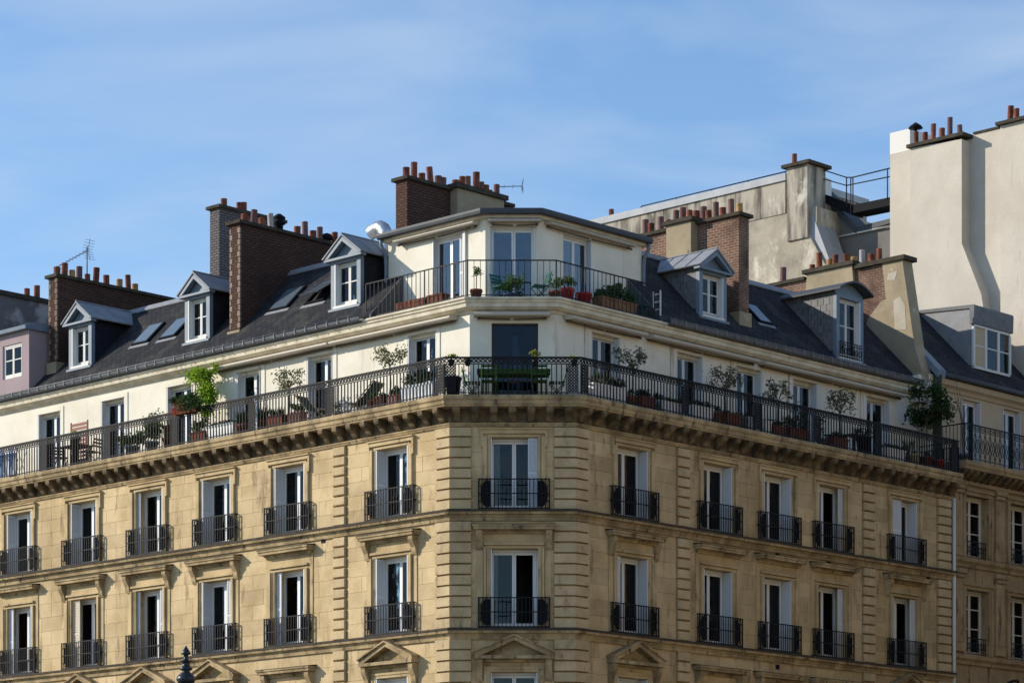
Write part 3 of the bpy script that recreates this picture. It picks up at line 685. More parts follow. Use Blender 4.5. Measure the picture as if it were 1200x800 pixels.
# awnings folded under the eaves
def awning(f, x0, x1, y, z, sc=1.):
    m = MB().prism([(y, z), (y - .10 * sc, z + .02), (y - .32 * sc, z - .05), (y - .34 * sc, z - .10 * sc), (y - .30 * sc, z - .14 * sc), (y - .08 * sc, z - .13 * sc), (y, z - .1 * sc)], 'x', x0, x1)
    o = part('awning', m, 'awning', bld, FM(f))
    a = MB()
    for x in (x0 + .12, x1 - .12): a.tube([(x, y + .02, z - .12), (x, y - .15, z - .19)], .035, 6)
    a.tube([(x0 + .12, y - .1, z - .17), ((x0 + x1) / 2 - .05, y - .08, z - .19)], .022, 6); a.tube([(x1 - .12, y - .1, z - .17), ((x0 + x1) / 2 + .05, y - .08, z - .19)], .022, 6)
    part('folding_arm', a, 'awningdark', o, FM(f))
awning('L', -11.35, -6.0, 1.22, 19.07); awning('L', -5.9, -.95, 1.22, 19.07); awning('C', .62, 2.72, 1.22, 19.07)
awning('R', .9, 4.1, 1.22, 19.07); awning('R', 4.35, 9.2, 1.22, 19.07); awning('R', 9.45, 16.6, 1.22, 19.07)
awning('L', -4.4, -1.15, 2.28, 21.93, .8); awning('C', 1.0, 2.5, 2.28, 21.93, .8); awning('R', 1.25, 4.9, 2.28, 21.93, .8)

# ------------------------------------------------------------------ railings
def panel_mesh(wd, h):
    m = MB(); a = wd / 2
    m.box(-a, -a + .022, -.014, .014, 0, h); m.box(a - .022, a, -.014, .014, 0, h)
    n = max(1, round(wd / .11)); st = (wd - .044) / n; z = .08 + st / 2
    while z < h - .02:
        for i in range(n): m.ring(-a + .022 + st * (i + .5), z, st * .40, .0135, -.009, .009, 8)
        z += st
    for i in range(n): m.box(-a + .022 + st * (i + .5) - .006, -a + .022 + st * (i + .5) + .006, -.006, .006, .03, h - .03)
    return m
RH = 1.03
def rail_mesh(x0, x1, skip, step=.132, post=None):
    m = MB()
    m.box(x0, x1, -.03, .03, RH - .045, RH); m.box(x0, x1, -.012, .012, RH - .205, RH - .183); m.box(x0, x1, -.014, .014, .05, .075); m.box(x0, x1, -.012, .012, .0, .018)
    n = max(1, round((x1 - x0) / step))
    for i in range(n + 1):
        x = x0 + (x1 - x0) * i / n
        if any(a < x < b for a, b in skip): continue
        m.box(x - .0135, x + .0135, -.0135, .0135, .0, RH - .19)
    k = max(1, round((x1 - x0) / .125))
    for i in range(k):
        x = x0 + (x1 - x0) * (i + .5) / k
        m.ring(x, RH - .11, .045, .016, -.009, .009, 8); m.box(x - (x1 - x0) / k / 2 - .006, x - (x1 - x0) / k / 2 + .006, -.007, .007, RH - .19, RH - .03)
    return m
DR = .40                                            # line of the rail outside the stone face
SEC = {'L': (-22.6, T1 * DR, [-21.0, -17.76, -14.52, -11.29, -7.78, -4.41]), 'C': (-T1 * DR, WC + T2 * DR, []), 'R': (-T2 * DR, 17.55, [4.19, 7.44, 10.23, 13.28])}
for f in 'LCR':
    a, b, pn = SEC[f]; pw = .30
    ends = {'L': [b - .17], 'C': [a + .17, b - .22], 'R': [a + .14, b - .22]}[f]
    rl = part('balcony_railing', rail_mesh(a, b, [(p - pw / 2, p + pw / 2) for p in pn + ends]), 'iron', bld, FM(f, 0, -DR, 16.495))
    for p in pn + ends: part('ornamental_panel', memo(('ornamental_panel', pw), lambda: panel_mesh(pw, RH - .2)), 'iron', rl, FM(f, p, -DR, 16.50))
rs = MB()          # return of the balcony railing at the neighbour
for z in (.0, .05, RH - .205, RH - .03): rs.box(-.012, .012, 0, 1.5, z, z + .025)
for i in range(11): rs.box(-.0095, .0095, .14 * i, .14 * i + .019, 0, RH - .19)
part('balcony_railing', rs, 'iron', bld, FM('R', 17.55, -DR + .02, 16.495))
part('screen_panel', MB().box(-.30, 0, -.006, .006, .03, RH - .04), 'ironplate', bld, FM('R', 17.52, -DR + .03, 16.495))
def rail6(x0, x1, first=True):
    m = MB(); m.box(x0, x1, -.018, .018, 1.02, 1.05); m.box(x0, x1, -.01, .01, .07, .09); n = max(1, round((x1 - x0) / .17))
    for i in range(n + 1):
        x = x0 + (x1 - x0) * i / n; t = .014 if i % 7 == 0 else .008
        m.box(x - t, x + t, -t, t, .0, 1.03)
    return m
D6 = -1.12
for f, a, b in (('L', -4.55, T1 * D6), ('C', -T1 * D6, WC + T2 * D6), ('R', -T2 * D6, 4.95)):
    part('terrace_railing', rail6(a, b), 'railgrey', bld, FM(f, 0, -D6, 19.47))
sc_ = part('privacy_screen', MB().box(-.02, .02, 0, .03, 0, .9).box(-.02, .02, .26, .29, 0, .9), 'oldwhite', bld, FM('R', 4.85, 1.08, 19.5))
for k in range(4): part('slat', memo(('scr',), lambda: MB().box(-.015, .015, .03, .26, 0, .05)), 'oldwhite', sc_, FM('R', 4.85, 1.08, 19.62 + k * .22))

# ------------------------------------------------------------------ dormers
def dormer(f, x, y, z, wd=1.14, hh=1.42, gab=.62, arched=False, lit=False, opt=1):
    m = FM(f, x, y, z); a = wd / 2; dep = 2.6
    # cheeks follow the 45 degree slope
    b = MB()
    ck = [(0.10, .1), (0.10, hh), (hh + .02, hh), (.12, .1)]
    for s in (-1, 1): b.prism(ck, 'x', *sorted((s * (a - .06), s * a)))
    b.box(-a + .06, a - .06, .6, .66, .3, hh)
    d = part('dormer', b, 'slate', bld, m)
    fr = MB()
    for s in (-1, 1):
        x0, x1 = sorted((s * (a + .02), s * (a - .14))); fr.box(x0, x1, -.02, .12, -.02, hh)
    fr.box(-a + .14, a - .14, -.018, .11, hh - .12, hh); fr.box(-a - .06, a + .06, -.10, .16, -.09, -.021)
    part('dormer_frame', fr, 'bluezinc', d, m)
    part('sill', MB().box(-a + .1, a - .1, -.06, .05, -.018, .06), 'oldwhite', d, m)
    w2 = wd - .28
    m2 = FM(f, x, y - .2, z + .06)
    wf = part('window_frame', memo(('dframe', round(w2, 2), round(hh, 2)), lambda: arch_frame(w2, hh - .18, .36, .05, .09, .05, bars=((hh - .18) * .55,))), 'oldwhite', d, m2)
    for s in (-1, 1): part('pane', memo(('dpane', round(w2, 2), round(hh, 2), s), lambda: pane_mesh(w2, hh - .18, s, .36, .05, .09, .05)), 'glass', d, m2)
    part('curtain', memo(('dcur', round(w2, 2), round(hh, 2)), lambda: MB().box(-w2 / 2 + .05, -.02, .43, .44, .1, hh - .25)), 'curtain', d, m2)
    for s in ((-1,) if f == 'L' else (1,)):      # white shutter folded in the reveal
        part('shutter', memo(('dsh', round(hh, 2)), lambda: MB().box(-.015, .015, 0, .17, 0, hh - .2)), 'white', d, FM(f, x + s * (w2 / 2 - .025), y - .03, z + .07))
    e = a + .20
    rf = MB()
    if not arched:
        yb = hh + gab + .05
        for s in (-1, 1):
            rf.add([(0, -.2, hh + gab), (s * e, -.2, hh + .02), (s * e, hh + .05, hh + .02), (0, yb, hh + gab),
                    (0, -.2, hh + gab + .05), (s * (e + .03), -.2, hh + .05), (s * (e + .03), hh + .08, hh + .05), (0, yb, hh + gab + .05)],
                   [(0, 1, 2, 3), (4, 7, 6, 5), (0, 4, 5, 1), (1, 5, 6, 2), (2, 6, 7, 3)])
        rfo = part('dormer_roof', rf, 'zinc', d, m)
        sm_ = MB()
        for yy in (.35, .95, 1.5):
            for s in (-1, 1): sm_.bar((0, yy, hh + gab + .055), (s * (e + .02), yy - (0 if yy < hh else .1), hh + .06), .018)
        sm_.bar((0, -.2, hh + gab + .06), (0, yb, hh + gab + .06), .03)
        part('roof_seam', sm_, 'zinc', d, m)
        pd = MB(); pd.prism([(-a, hh + .02), (a, hh + .02), (0, hh + gab * .80)], 'y', .05, .08)
        pd.box(-e + .02, e - .02, -.16, .06, hh - .05, hh + .018)
        for s in (-1, 1): pd.prism([(s * (e - .03), hh + .02), (s * (e - .20), hh + .02), (0, hh + gab - .16), (0, hh + gab - .03)], 'y', -.17 + .001 * s, .0)
        part('pediment', pd, 'bluezinc', d, m)
    else:
        n = 8; pts = [(-e + 2 * e * k / n, hh + .05 + gab * math.sin(math.pi * k / n)) for k in range(n + 1)]
        rf.prism(pts + [(p, q + .06) for p, q in pts[::-1]], 'y', -.3, 2.75)
        part('dormer_roof', rf, 'darkzinc', d, m)
        part('pediment', MB().prism([(-a, hh - .01)] + [(p * .84, q) for p, q in pts] + [(a, hh - .01)], 'y', .02, .08), 'bluezinc', d, m)
        bl = MB()
        for zz in (.04, .42, .5): bl.box(-a + .1, a - .1, -.07, -.05, zz, zz + .02)
        for k in range(6): bl.ring(-a + .2 + k * (wd - .4) / 5, .24, .085, .014, -.066, -.054, 8, .8)
        for k in range(10): bl.box(-a + .1 + k * (wd - .22) / 9, -a + .115 + k * (wd - .22) / 9, -.067, -.053, .0, .5)
        part('balconette', bl, 'iron', d, m)
    if lit:                                         # slates of the cheek that can be told apart
        r_ = 0; zz = .22
        while zz < hh - .05:
            yy = .13
            if r_ % 2: yy -= .12
            while yy < zz + .16:
                y0, y1 = max(yy, .13), min(yy + .235, zz + .24)
                if y1 - y0 > .05: part('cheek_slate', memo(('cheek_slate', round(y1 - y0, 2)), lambda: MB().box(-.012, .0, 0, round(y1 - y0, 2) - .008, 0, .205)), 'slatecheek', d, FM(f, x - a - .002 - .004 * (r_ % 2), y + y0, z + zz))
                yy += .24
            zz += .21; r_ += 1
    return d
dormer('L', -18.34, 1.5, 20.13); dormer('L', -12.5, 1.5, 20.12); dormer('L', -5.8, 1.5, 20.12, 1.22)
dormer('R', 7.68, 1.5, 20.1, 1.22, 1.40, .60, lit=True)
dormer('R', 13.9, 1.15, 19.74, 1.34, 2.0, .30, arched=True, lit=True)
# roof windows
def skylight(f, p, q, wd=.78, ln=1.05, op=0, y0=.95, z0=19.55):
    best = min((i * .01 for i in range(20, 320)), key=lambda r: abs((CZ + (HY - q) * WP(f, xs(f, y0 + r, p), y0 + r).y / F) - (z0 + r)))
    x = xs(f, y0 + best, p)
    m = FM(f, x, y0 + best, z0 + best) @ Matrix.Rotation(R(45), 4, 'X')
    a = wd / 2; fr = MB().box(-a, -a + .07, 0, ln, -.02, .07).box(a - .07, a, 0, ln, -.02, .07).box(-a + .07, a - .07, 0, .07, -.02, .07).box(-a + .07, a - .07, ln - .07, ln, -.02, .07)
    o = part('skylight', fr, 'ironplate', bld, m); part('flashing', MB().box(-a - .1, a + .1, -.14, 0, .004, .02), 'zinc', o, m)
    mm = m @ Matrix.Translation((0, ln, .07)) @ Matrix.Rotation(R(-op), 4, 'X') @ Matrix.Translation((0, -ln, -.07))
    part('pane', MB().box(-a + .06, a - .06, .05, ln - .05, .072, .085), 'skyglass', o, mm)
    if op: part('sash', MB().box(-a, -a + .06, 0, ln, .065, .1).box(a - .06, a, 0, ln, .065, .1).box(-a + .06, a - .06, 0, .05, .065, .1), 'darkzinc', o, mm)
M['skyglass'] = mat('roof glass', (.10, .13, .16), .05, spec=1.)
skylight('L', 164, 404); skylight('L', 196, 397); skylight('L', 326, 364, .85, 1.1); skylight('L', 368, 356, .85, 1.1, op=14); skylight('R', 897, 380, .62, .95)

# ------------------------------------------------------------------ chimneys
def pots(stk, f, xm, lst, ztop):
    for p, h, k in lst:
        y = ys(f, xm, p)
        if k == 'cowl':
            part('chimney_cowl', memo(('cowl',), lambda: MB().rev([(.11, 0), (.11, .2), (.2, .24), (.2, .3), (.13, .33), (.2, .40), (.2, .45), (.06, .55)])), 'ironplate', stk, FM(f, xm, y, ztop))
        elif k == 'dome':
            part('chimney_cowl', memo(('dome',), lambda: MB().rev([(.12, 0), (.12, .1), (.2, .12), (.2, .2), (.14, .28), (.04, .32)])), 'ironplate', stk, FM(f, xm, y, ztop))
        else:
            r = .105 if h < .4 else .10
            part('chimney_pot', memo(('chimney_pot', h), lambda: MB().rev([(r * 1.03, 0), (r, .05), (r * .97, h - .035), (r, h - .03), (r, h), (r * .8, h), (r * .78, h - .1)], 12)),
                 {'t': 'pot', 'p': 'potpurple', 'o': 'potochre', 'l': 'potlilac'}[k], stk, FM(f, xm + random.uniform(-.04, .04), y, ztop - .01) @ Matrix.Rotation(random.gauss(0, .025), 4, 'X') @ Matrix.Rotation(random.gauss(0, .025), 4, 'Y') @ Matrix.Diagonal((*[random.uniform(.92, 1.08)] * 2, random.uniform(.92, 1.08), 1)))
def stack(root, f, x0, x1, y0, y1, zb, zt, mt, cap=.10, over=.10, potl=(), end=None, toothed=False):
    st = part('chimney_stack', MB().box(x0, x1, y0, y1, zb, zt), mt, root, FM(f))
    part('chimney_cap', MB().box(x0 - over, x1 + over, y0 - over, y1 + over, zt, zt + cap), 'cap', st, FM(f))
    pots(st, f, (x0 + x1) / 2, potl, zt + cap)
    if toothed:                                     # pale end bricks tooth the lit end
        z = zb + .7; k = 0; tw = MB()
        while z < zt - .1:
            tw.box(x0 - .006, x0 + (.11 if k % 2 else .05), y0 - .008, y0 + .1, z, z + .15); tw.box(x1 - (.06 if k % 2 else .11), x1 + .005, y0 - .009, y0 + .05, z, z + .15)
            z += .18; k += 1
        part('toothed_brick', tw, 'endbrick', st, FM(f), kind='stuff')
        part('stack_base', MB().box(x0 - .05, x1 + .05, y0 - .07, y0 + .5, zb, zb + .62), 'plaster', st, FM(f))
    return st
T = 't'
stack(bld, 'L', -20.18, -19.75, 1.62, 6.9, 19.9, 23.28, 'brick', potl=[(67, .3, T), (76, .5, T), (84, .28, 'o'), (93, .5, 'p'), (103, .3, T), (112, .5, T), (125, .36, T), (140, .32, 'o'), (150, .5, T), (158.5, .3, 'o')], toothed=True)
stack(bld, 'L', -11.06, -10.6, 1.57, 5.9, 19.55, 23.40, 'brick', potl=[(287, .3, T), (297, .52, 'p'), (306, .3, T), (317, .52, 'l'), (327, .5, 'cowl'), (349, .3, T), (358, .5, 'p'), (366, .3, T), (375, .46, 'p'), (383, .3, 'dome'), (392, .4, T), (401, .3, T)], toothed=True)
st = stack(bld, 'L', -5.80, -5.32, 3.5, 7.9, 21.9, 24.12, 'brick', potl=[(477, .34, T), (486, .58, T), (495, .3, T), (505, .58, T), (513, .34, 'p'), (518, .34, 'p')], toothed=False)
part('plaster_pier', MB().box(-5.86, -5.02, 5.3, 7.3, 22.3, 24.16), 'plaster', st, FM('L'))
part('chimney_cap', MB().box(-5.97, -4.92, 5.2, 7.4, 24.16, 24.30), 'cap', st, FM('L'))
pots(st, 'L', -5.42, [(535, .26, T), (541, .4, T), (548, .42, 'p'), (557, .58, T), (564, .36, 'p'), (569, .34, T), (574, .22, T), (582, .46, 'p')], 24.30)
st = stack(bld, 'R', 9.03, 9.5, 1.6, 5.7, 19.7, 23.42, 'redbrick', potl=[(756, .5, 'p'), (764, .34, T), (774, .5, 'p'), (783, .34, T), (824, .5, 'p'), (831, .34, T), (840, .52, 'p'), (848, .34, T), (857, .5, 'p'), (866, .32, 'o')])
part('plaster_pier', MB().box(8.72, 9.55, 3.22, 4.2, 21.9, 23.5), 'plaster', st, FM('R')); part('chimney_cap', MB().box(8.63, 9.64, 3.12, 4.3, 23.5, 23.62), 'cap', st, FM('R'))
pots(st, 'R', 9.15, [(792, .42, 'p'), (799, .52, 'p'), (807, .36, T), (815, .3, T)], 23.62)
part('stack_base', MB().box(8.98, 9.55, 1.53, 2.2, 19.7, 20.55), 'plaster', st, FM('R'))
# party wall stack at the end of the right front
pw = MB().prism([(2.3, 23.55), (1.72, 23.55), (1.24, 20.75), (.98, 19.9), (.98, 19.0), (8.4, 19.0), (8.4, 23.55)], 'x', 17.42, 17.86)
st = part('party_wall_stack', pw, 'redbrick', bld, FM('R'))
part('plaster_pier', MB().prism([(2.45, 23.56), (1.66, 23.56), (1.18, 20.75), (.9, 19.9), (.9, 18.9), (3.3, 18.9), (3.3, 21.2), (3.0, 21.9), (2.5, 22.35), (2.3, 22.4)], 'x', 17.37, 17.90), 'plaster', st, FM('R'))
part('plaster_pier', MB().prism([(3.62, 23.7), (5.45, 23.7), (5.6, 22.6), (5.6, 21.0), (3.45, 21.0), (3.5, 22.6)], 'x', 17.30, 17.6), 'plaster', st, FM('R'))
for pp_ in ([(1.95, 22.95), (2.25, 23.0), (2.22, 23.2), (1.85, 23.22)], [(1.5, 21.3), (1.95, 21.35), (2.0, 22.3), (1.75, 22.4), (1.55, 22.1)]): part('render_patch', MB().prism(pp_, 'x', 17.362, 17.38), 'palepatch', st, FM('R'))
part('chimney_cap', MB().box(17.28, 17.99, 1.52, 3.5, 23.56, 23.70).box(17.2, 17.95, 3.5, 5.6, 23.71, 23.84).box(17.32, 17.96, 5.6, 8.5, 23.552, 23.66), 'cap', st, FM('R'))
pots(st, 'R', 17.6, [(918.5, .5, 'p')], 23.66); pots(st, 'R', 17.5, [(951, .22, T), (960, .56, T), (971, .3, 'o'), (978, .4, T)], 23.83)
pots(st, 'R', 17.62, [(991, .56, T), (1000, .36, 'o'), (1010, .56, 'l'), (1021, .36, T), (1031, .46, T)], 23.69)
# silver duct beside the room
x, z = -5.35, 21.9
dp = [Vector(p) for p in ((0, 0, -.7), (0, 0, 0), (-.02, 0, .12), (-.10, 0, .24), (-.22, 0, .31), (-.36, 0, .31), (-.62, -.05, .20))]
pth = []
for a_, b_ in zip(dp, dp[1:]):
    for k in range(6): pth.append(a_.lerp(b_, k / 6))
pth.append(dp[-1]); du = MB(); nn = 20; vs = []; fs = []
for k, p in enumerate(pth):
    d_ = (pth[min(k + 1, len(pth) - 1)] - pth[max(k - 1, 0)]).normalized(); u_ = d_.cross(Vector((0, 1, 0))).normalized(); v_ = d_.cross(u_); rr_ = .205 + (.008 if k % 3 == 0 else 0)
    vs += [p + (u_ * math.cos(6.2832 * q_ / nn) + v_ * math.sin(6.2832 * q_ / nn)) * rr_ for q_ in range(nn)]
for k in range(len(pth) - 1): fs += [(k * nn + q_, k * nn + (q_ + 1) % nn, (k + 1) * nn + (q_ + 1) % nn, (k + 1) * nn + q_) for q_ in range(nn)]
du.add(vs, fs, True)
part('vent_duct', du, 'duct', bld, FM('L', xs('L', 2.9, 452), 2.9, 22.36))
# mauve rooftop room at the left end
mv = MB(); wall_holes(mv, -22.6, -20.32, .93, 1.1, 19.5, 21.55, [(-21.75, -20.72, 20.1, 21.2)]); mv.box(-20.42, -20.32, 1.1, 2.9, 19.5, 21.55); mv.box(-22.6, -20.42, 2.0, 2.05, 19.5, 21.5)
rx = part('roof_extension', mv, 'mauve', bld, FM('L'))
m = FM('L', -21.235, .85, 20.1)
part('window_frame', arch_frame(1.03, 1.1, .15, .05, .08, .05, bars=(.6,)), 'oldwhite', rx, m)
for s in (-1, 1): part('pane', pane_mesh(1.03, 1.1, s, .15, .05, .08, .05), 'glass', rx, m)
part('extension_roof', MB().prism([(.72, 21.55), (.70, 21.66), (1.0, 21.78), (3.0, 21.95), (3.0, 21.56)], 'x', -22.6, -20.22), 'bluezinc', rx, FM('L'))
# downpipe at the right end
part('downpipe', MB().tube([(17.74, -.09, 6.5), (17.74, -.09, 15.75)], .055, 10), 'oldwhite', bld, FM('R'))
part('downpipe', MB().tube([(17.62, .78, 19.5), (17.62, 1.05, 19.25), (17.62, 1.12, 19.0), (17.62, 1.12, 16.5)], .045, 8), 'oldwhite', bld, FM('R'))
part('parapet_end', MB().box(17.2, 17.75, .9, 1.3, 18.9, 19.75), 'cream', bld, FM('R'))
#@@PART2
# grey brick stack standing further back on the flat roof
stack(bld, 'L', -16.47, -16.0, 5.33, 8.1, 22.3, 25.55, 'greybrick', potl=[(263, .32, T), (281, .3, T), (286, .34, T)])

# ------------------------------------------------------------------ right neighbour
nb = thing('apartment_building', 'older brown stone apartment house joined to the right end of the corner block', 'building', FM('R', 21, 5, 0))
NX = [19.27, 21.79]; NW = 1.28
nh = [(x - NW / 2, x + NW / 2, z, z + h) for x in NX for z, h in ((14.0, 2.0), (10.9, 2.08), (7.3, 2.2))]
part('wall', wall_holes(MB(), 17.9, 24.35, .1, .5, 0, 16.5, nh), 'nstone', nb, FM('R'))
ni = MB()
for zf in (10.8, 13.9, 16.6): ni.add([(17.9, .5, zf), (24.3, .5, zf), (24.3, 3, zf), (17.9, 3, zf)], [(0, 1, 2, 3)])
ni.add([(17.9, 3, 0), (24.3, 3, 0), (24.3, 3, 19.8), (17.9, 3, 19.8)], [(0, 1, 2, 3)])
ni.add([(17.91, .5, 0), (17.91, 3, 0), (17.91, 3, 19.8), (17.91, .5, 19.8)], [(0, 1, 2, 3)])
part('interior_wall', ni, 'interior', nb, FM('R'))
for zt in (13.97, 10.86):
    part('string_course', MB().prism([(.12, zt - .3), (.04, zt - .3), (.02, zt - .2), (-.06, zt - .12), (-.08, zt), (.12, zt + .03)], 'x', 17.87, 24.35), 'nstone', nb, FM('R'))
part('balcony_slab', MB().prism([(.12, 16.72), (-.36, 16.72), (-.38, 16.8), (-.42, 16.86), (-.42, 16.98), (1.1, 17.0), (1.1, 16.6), (.12, 16.6)], 'x', 17.95, 24.35), 'nstone', nb, FM('R'))
part('frieze', MB().prism([(.12, 16.3), (.02, 16.32), (.0, 16.42), (.12, 16.44)], 'x', 17.87, 24.35), 'nstone', nb, FM('R'))
nbr = MB().prism([(.11, 16.718), (-.32, 16.718), (-.33, 16.64), (-.22, 16.56), (-.1, 16.48), (.11, 16.45)], 'x', -.07, .07).mesh('bracket')
for i in range(17): part('bracket', nbr, 'sootshade', nb, FM('R', 18.05 + i * .36, 0, 0))
def nsur(h):
    m = MB(); a = NW / 2
    for s in (-1, 1):
        for p, q, d in ((0, .1, .05), (.1, .2, .02)):
            x0, x1 = sorted((s * (a + p), s * (a + q))); m.box(x0, x1, d, .14, 0, h)
    m.box(-a - .2, a + .2, .051, .14, h, h + .12); m.box(-a - .24, a + .24, .0, .14, h + .12, h + .2)
    return m
for x in NX:
    for z, h in ((14.0, 2.0), (10.9, 2.08)):
        fr = french_window(nb, 'R', x, .1, z, NW, h, dict(l=None, r=None, cl=.3 if x < 20 else .2), bars=(h * .42, h * .72), frame='oldwhite', depth=.3)
        part('window_surround', memo(('nsur', h), lambda: nsur(h)), 'nstone', fr, FM('R', x, 0, z))
        gb = MB(); gb.box(-.6, .6, -.01, .01, .52, .55); gb.box(-.6, .6, -.01, .01, .02, .04)
        for k in range(9): gb.ring(-.53 + k * .1325, .28, .1, .012, -.006, .006, 8, .55)
        for k in range(10): gb.box(-.6 + k * .132, -.588 + k * .132, -.006, .006, 0, .53)
        part('window_guard', gb, 'iron', fr, FM('R', x, .16, z + .01))
for x in (18.2, 20.53, 23.05):
    for z0, z1 in ((10.95, 13.6), (14.0, 16.3)):
        pl = part('pilaster', MB().block(-.24, .24, .03, .15, z0 + .3, z1 - .3, .02).block(-.29, .29, .0, .15, z0, z0 + .3, .02), 'nstone', nb, FM('R', x, 0, 0))
        part('capital', MB().block(-.27, .27, -.03, .15, z1 - .3, z1 - .16, .03).block(-.33, .33, -.07, .15, z1 - .16, z1, .02), 'nstone', pl, FM('R', x, 0, 0))
# ornate railing of the neighbour: crossed bars and ovals
nr = MB(); nr.box(17.95, 24.35, -.02, .02, 1.12, 1.16); nr.box(17.95, 24.35, -.01, .01, .06, .08); nr.box(17.95, 24.35, -.01, .01, .94, .96)
k = 0; xx = 17.95
while xx < 24.1:
    nr.box(xx - .008, xx + .008, -.008, .008, 0, 1.13)
    nr.bar((xx, 0, .08), (xx + .28, 0, .94), .009); nr.bar((xx + .28, 0, .08), (xx, 0, .94), .009)
    nr.ring(xx + .14, .5, .2, .012, -.008, .008, 10, .5); nr.ring(xx + .07, 1.04, .05, .01, -.006, .006, 7); nr.ring(xx + .21, 1.04, .05, .01, -.006, .006, 7)
    xx += .28; k += 1
part('balcony_railing', nr, 'iron', nb, FM('R', 0, -.36, 17.0))
nr2 = MB(); nr2.box(-.01, .01, 0, 1.4, 1.12, 1.16); nr2.box(-.01, .01, 0, 1.4, .06, .08)
for i in range(10): nr2.box(-.008, .008, .14 * i, .14 * i + .016, 0, 1.13)
part('balcony_railing', nr2, 'iron', nb, FM('R', 17.96, -.34, 17.0))
W6n = [(19.7, 20.78), (22.06, 23.12)]
part('upper_wall', wall_holes(MB(), 17.9, 24.35, 1.0, 1.3, 16.9, 19.75, [(a, b, 17.05, 19.35) for a, b in W6n]), 'beige', nb, FM('R'))
part('gable_return', MB().box(17.76, 18.3, .85, 1.25, 16.6, 19.85), 'cream', nb, FM('R'))
for a, b in W6n: french_window(nb, 'R', (a + b) / 2, 1.0, 17.05, round(b - a, 2), 2.3, dict(l='fold', r='fold', cl=.3), depth=.2)
part('cornice', MB().prism([(1.02, 19.45), (.95, 19.45), (.9, 19.55), (.78, 19.62), (.74, 19.78), (1.02, 19.8)], 'x', 17.92, 24.35), 'beige', nb, FM('R'))
part('gutter', MB().tube([(17.95, .66, 19.87), (24.35, .66, 19.87)], .085, 8), 'darkzinc', nb, FM('R'))
rf = part('roof', MB().prism([(.72, 19.85), (.72, 19.92), (3.55, 22.78), (3.7, 22.8), (8, 23.0), (8, 19.8)], 'x', 17.88, 24.35), 'slate2', nb, FM('R'))
part('coping', MB().prism([(.6, 19.72), (.55, 19.95), (3.1, 22.55), (3.2, 22.4)], 'x', 17.80, 18.22), 'bluezinc', rf, FM('R'))
x0, zb = 20.78, 20.62; x1 = 22.98; yf = 1.28; zt = 22.55
d = part('dormer', MB().prism([(yf + .06, zb), (yf + .06, zt), (3.6, zt + .15), (3.6, 22.7), (1.45, zb)], 'x', x0, x0 + .06).prism([(yf + .06, zb), (yf + .06, zt), (3.6, zt + .15), (3.6, 22.7), (1.45, zb)], 'x', x1 - .06, x1), 'zinc', nb, FM('R'))
part('dormer_roof', MB().prism([(yf - .06, zt - .55), (yf - .08, zt), (yf - .05, zt + .06), (4.2, zt + .25), (4.2, zt + .15), (yf + .1, zt - .05), (yf + .1, zt - .55)], 'x', x0 - .05, x1 + .05), 'gutterzinc', d, FM('R'))
wf = MB(); n_ = 3; ww = (x1 - x0) / n_; hb = zt - .56 - zb
wf.box(x0 + .06, x1 - .06, yf - .02, yf + .1, zb - .08, zb); wf.box(x0 + .06, x1 - .06, yf - .02, yf + .1, zb + hb - .08, zb + hb - .003)
for k in range(n_ + 1): wf.box(x0 + k * ww - (.0 if k == 0 else .06 if k < n_ else .1), x0 + k * ww + (.1 if k == 0 else .06 if k < n_ else 0), yf - .019, yf + .09, zb + .001, zb + hb - .08)
for k in range(n_): wf.box(x0 + k * ww + .06, x0 + (k + 1) * ww - .06, yf, yf + .06, zb + hb * .5 - .02, zb + hb * .5 + .02)
part('window_frame', wf, 'oldwhite', d, FM('R'))
part('bay_panel', MB().box(x0 + .1, x0 + ww - .06, yf + .02, yf + .05, zb, zb + hb - .08), 'beige', d, FM('R'))
for k in range(1, n_): part('pane', MB().box(x0 + k * ww + .06, x0 + (k + 1) * ww - .06, yf + .02, yf + .03, zb, zb + hb - .08), 'glass', d, FM('R'))
for k in (1, 2): part('curtain', MB().box(x0 + k * ww + .08, x0 + (k + 1) * ww - .1, yf + .1, yf + .11, zb, zb + hb * (.5 if k == 1 else .9)), 'curtain', d, FM('R'))
ar = MB().tube([(20.0, -.0, 9.62), (20.1, -.35, 9.95), (20.3, -.6, 10.1), (20.55, -.62, 10.12), (20.62, -.6, 10.0)], .045, 8); ar.rev([(.02, -.1), (.1, -.06), (.1, .02), (.03, .08)], 10, (20.62, -.6, 9.98)); ar.tube([(20.0, .12, 9.3), (20.0, 0, 9.62)], .05, 6)
part('wall_lamp_arm', ar, 'iron', nb, FM('R'))

# ------------------------------------------------------------------ tall pale building beyond
tb = thing('party_wall_building', 'tall building showing a pale blank party wall with chimney breast and clay pots', 'building', FM('R', 30, 4, 0))
XB = 24.4
ZB1 = ys('R', XB, 1043, 181)[1]
def YZ(X, pts, f='R'): return [ys(f, X, p, q) for p, q in pts]
part('wall', MB().box(XB, XB + 1.6, .3, ys('R', XB, 1043), 0, ZB1).box(XB + 1.6, XB + 10, .3, 6.5, 0, ZB1), 'party', tb, FM('R'))
bp = YZ(XB - .5, [(1067, 174), (1127, 163), (1127, 285), (1150, 345), (1162, 430), (1162, 520), (1067, 520)])
br_ = part('chimney_breast', MB().prism(bp, 'x', XB - .5, XB + .1), 'party', tb, FM('R'))
part('chimney_cap', MB().box(XB - .62, XB + .7, bp[1][0] - .12, bp[0][0] + .1, bp[0][1] + .005, bp[0][1] + .12), 'cap', br_, FM('R'))
pots(br_, 'R', XB - .2, [(1073, .52, T), (1084, .4, T), (1093, .66, T), (1104, .46, T), (1113, .72, 'p'), (1125, .4, 'p')], bp[0][1] + .12)
yc = ys('R', XB - .2, 1073)
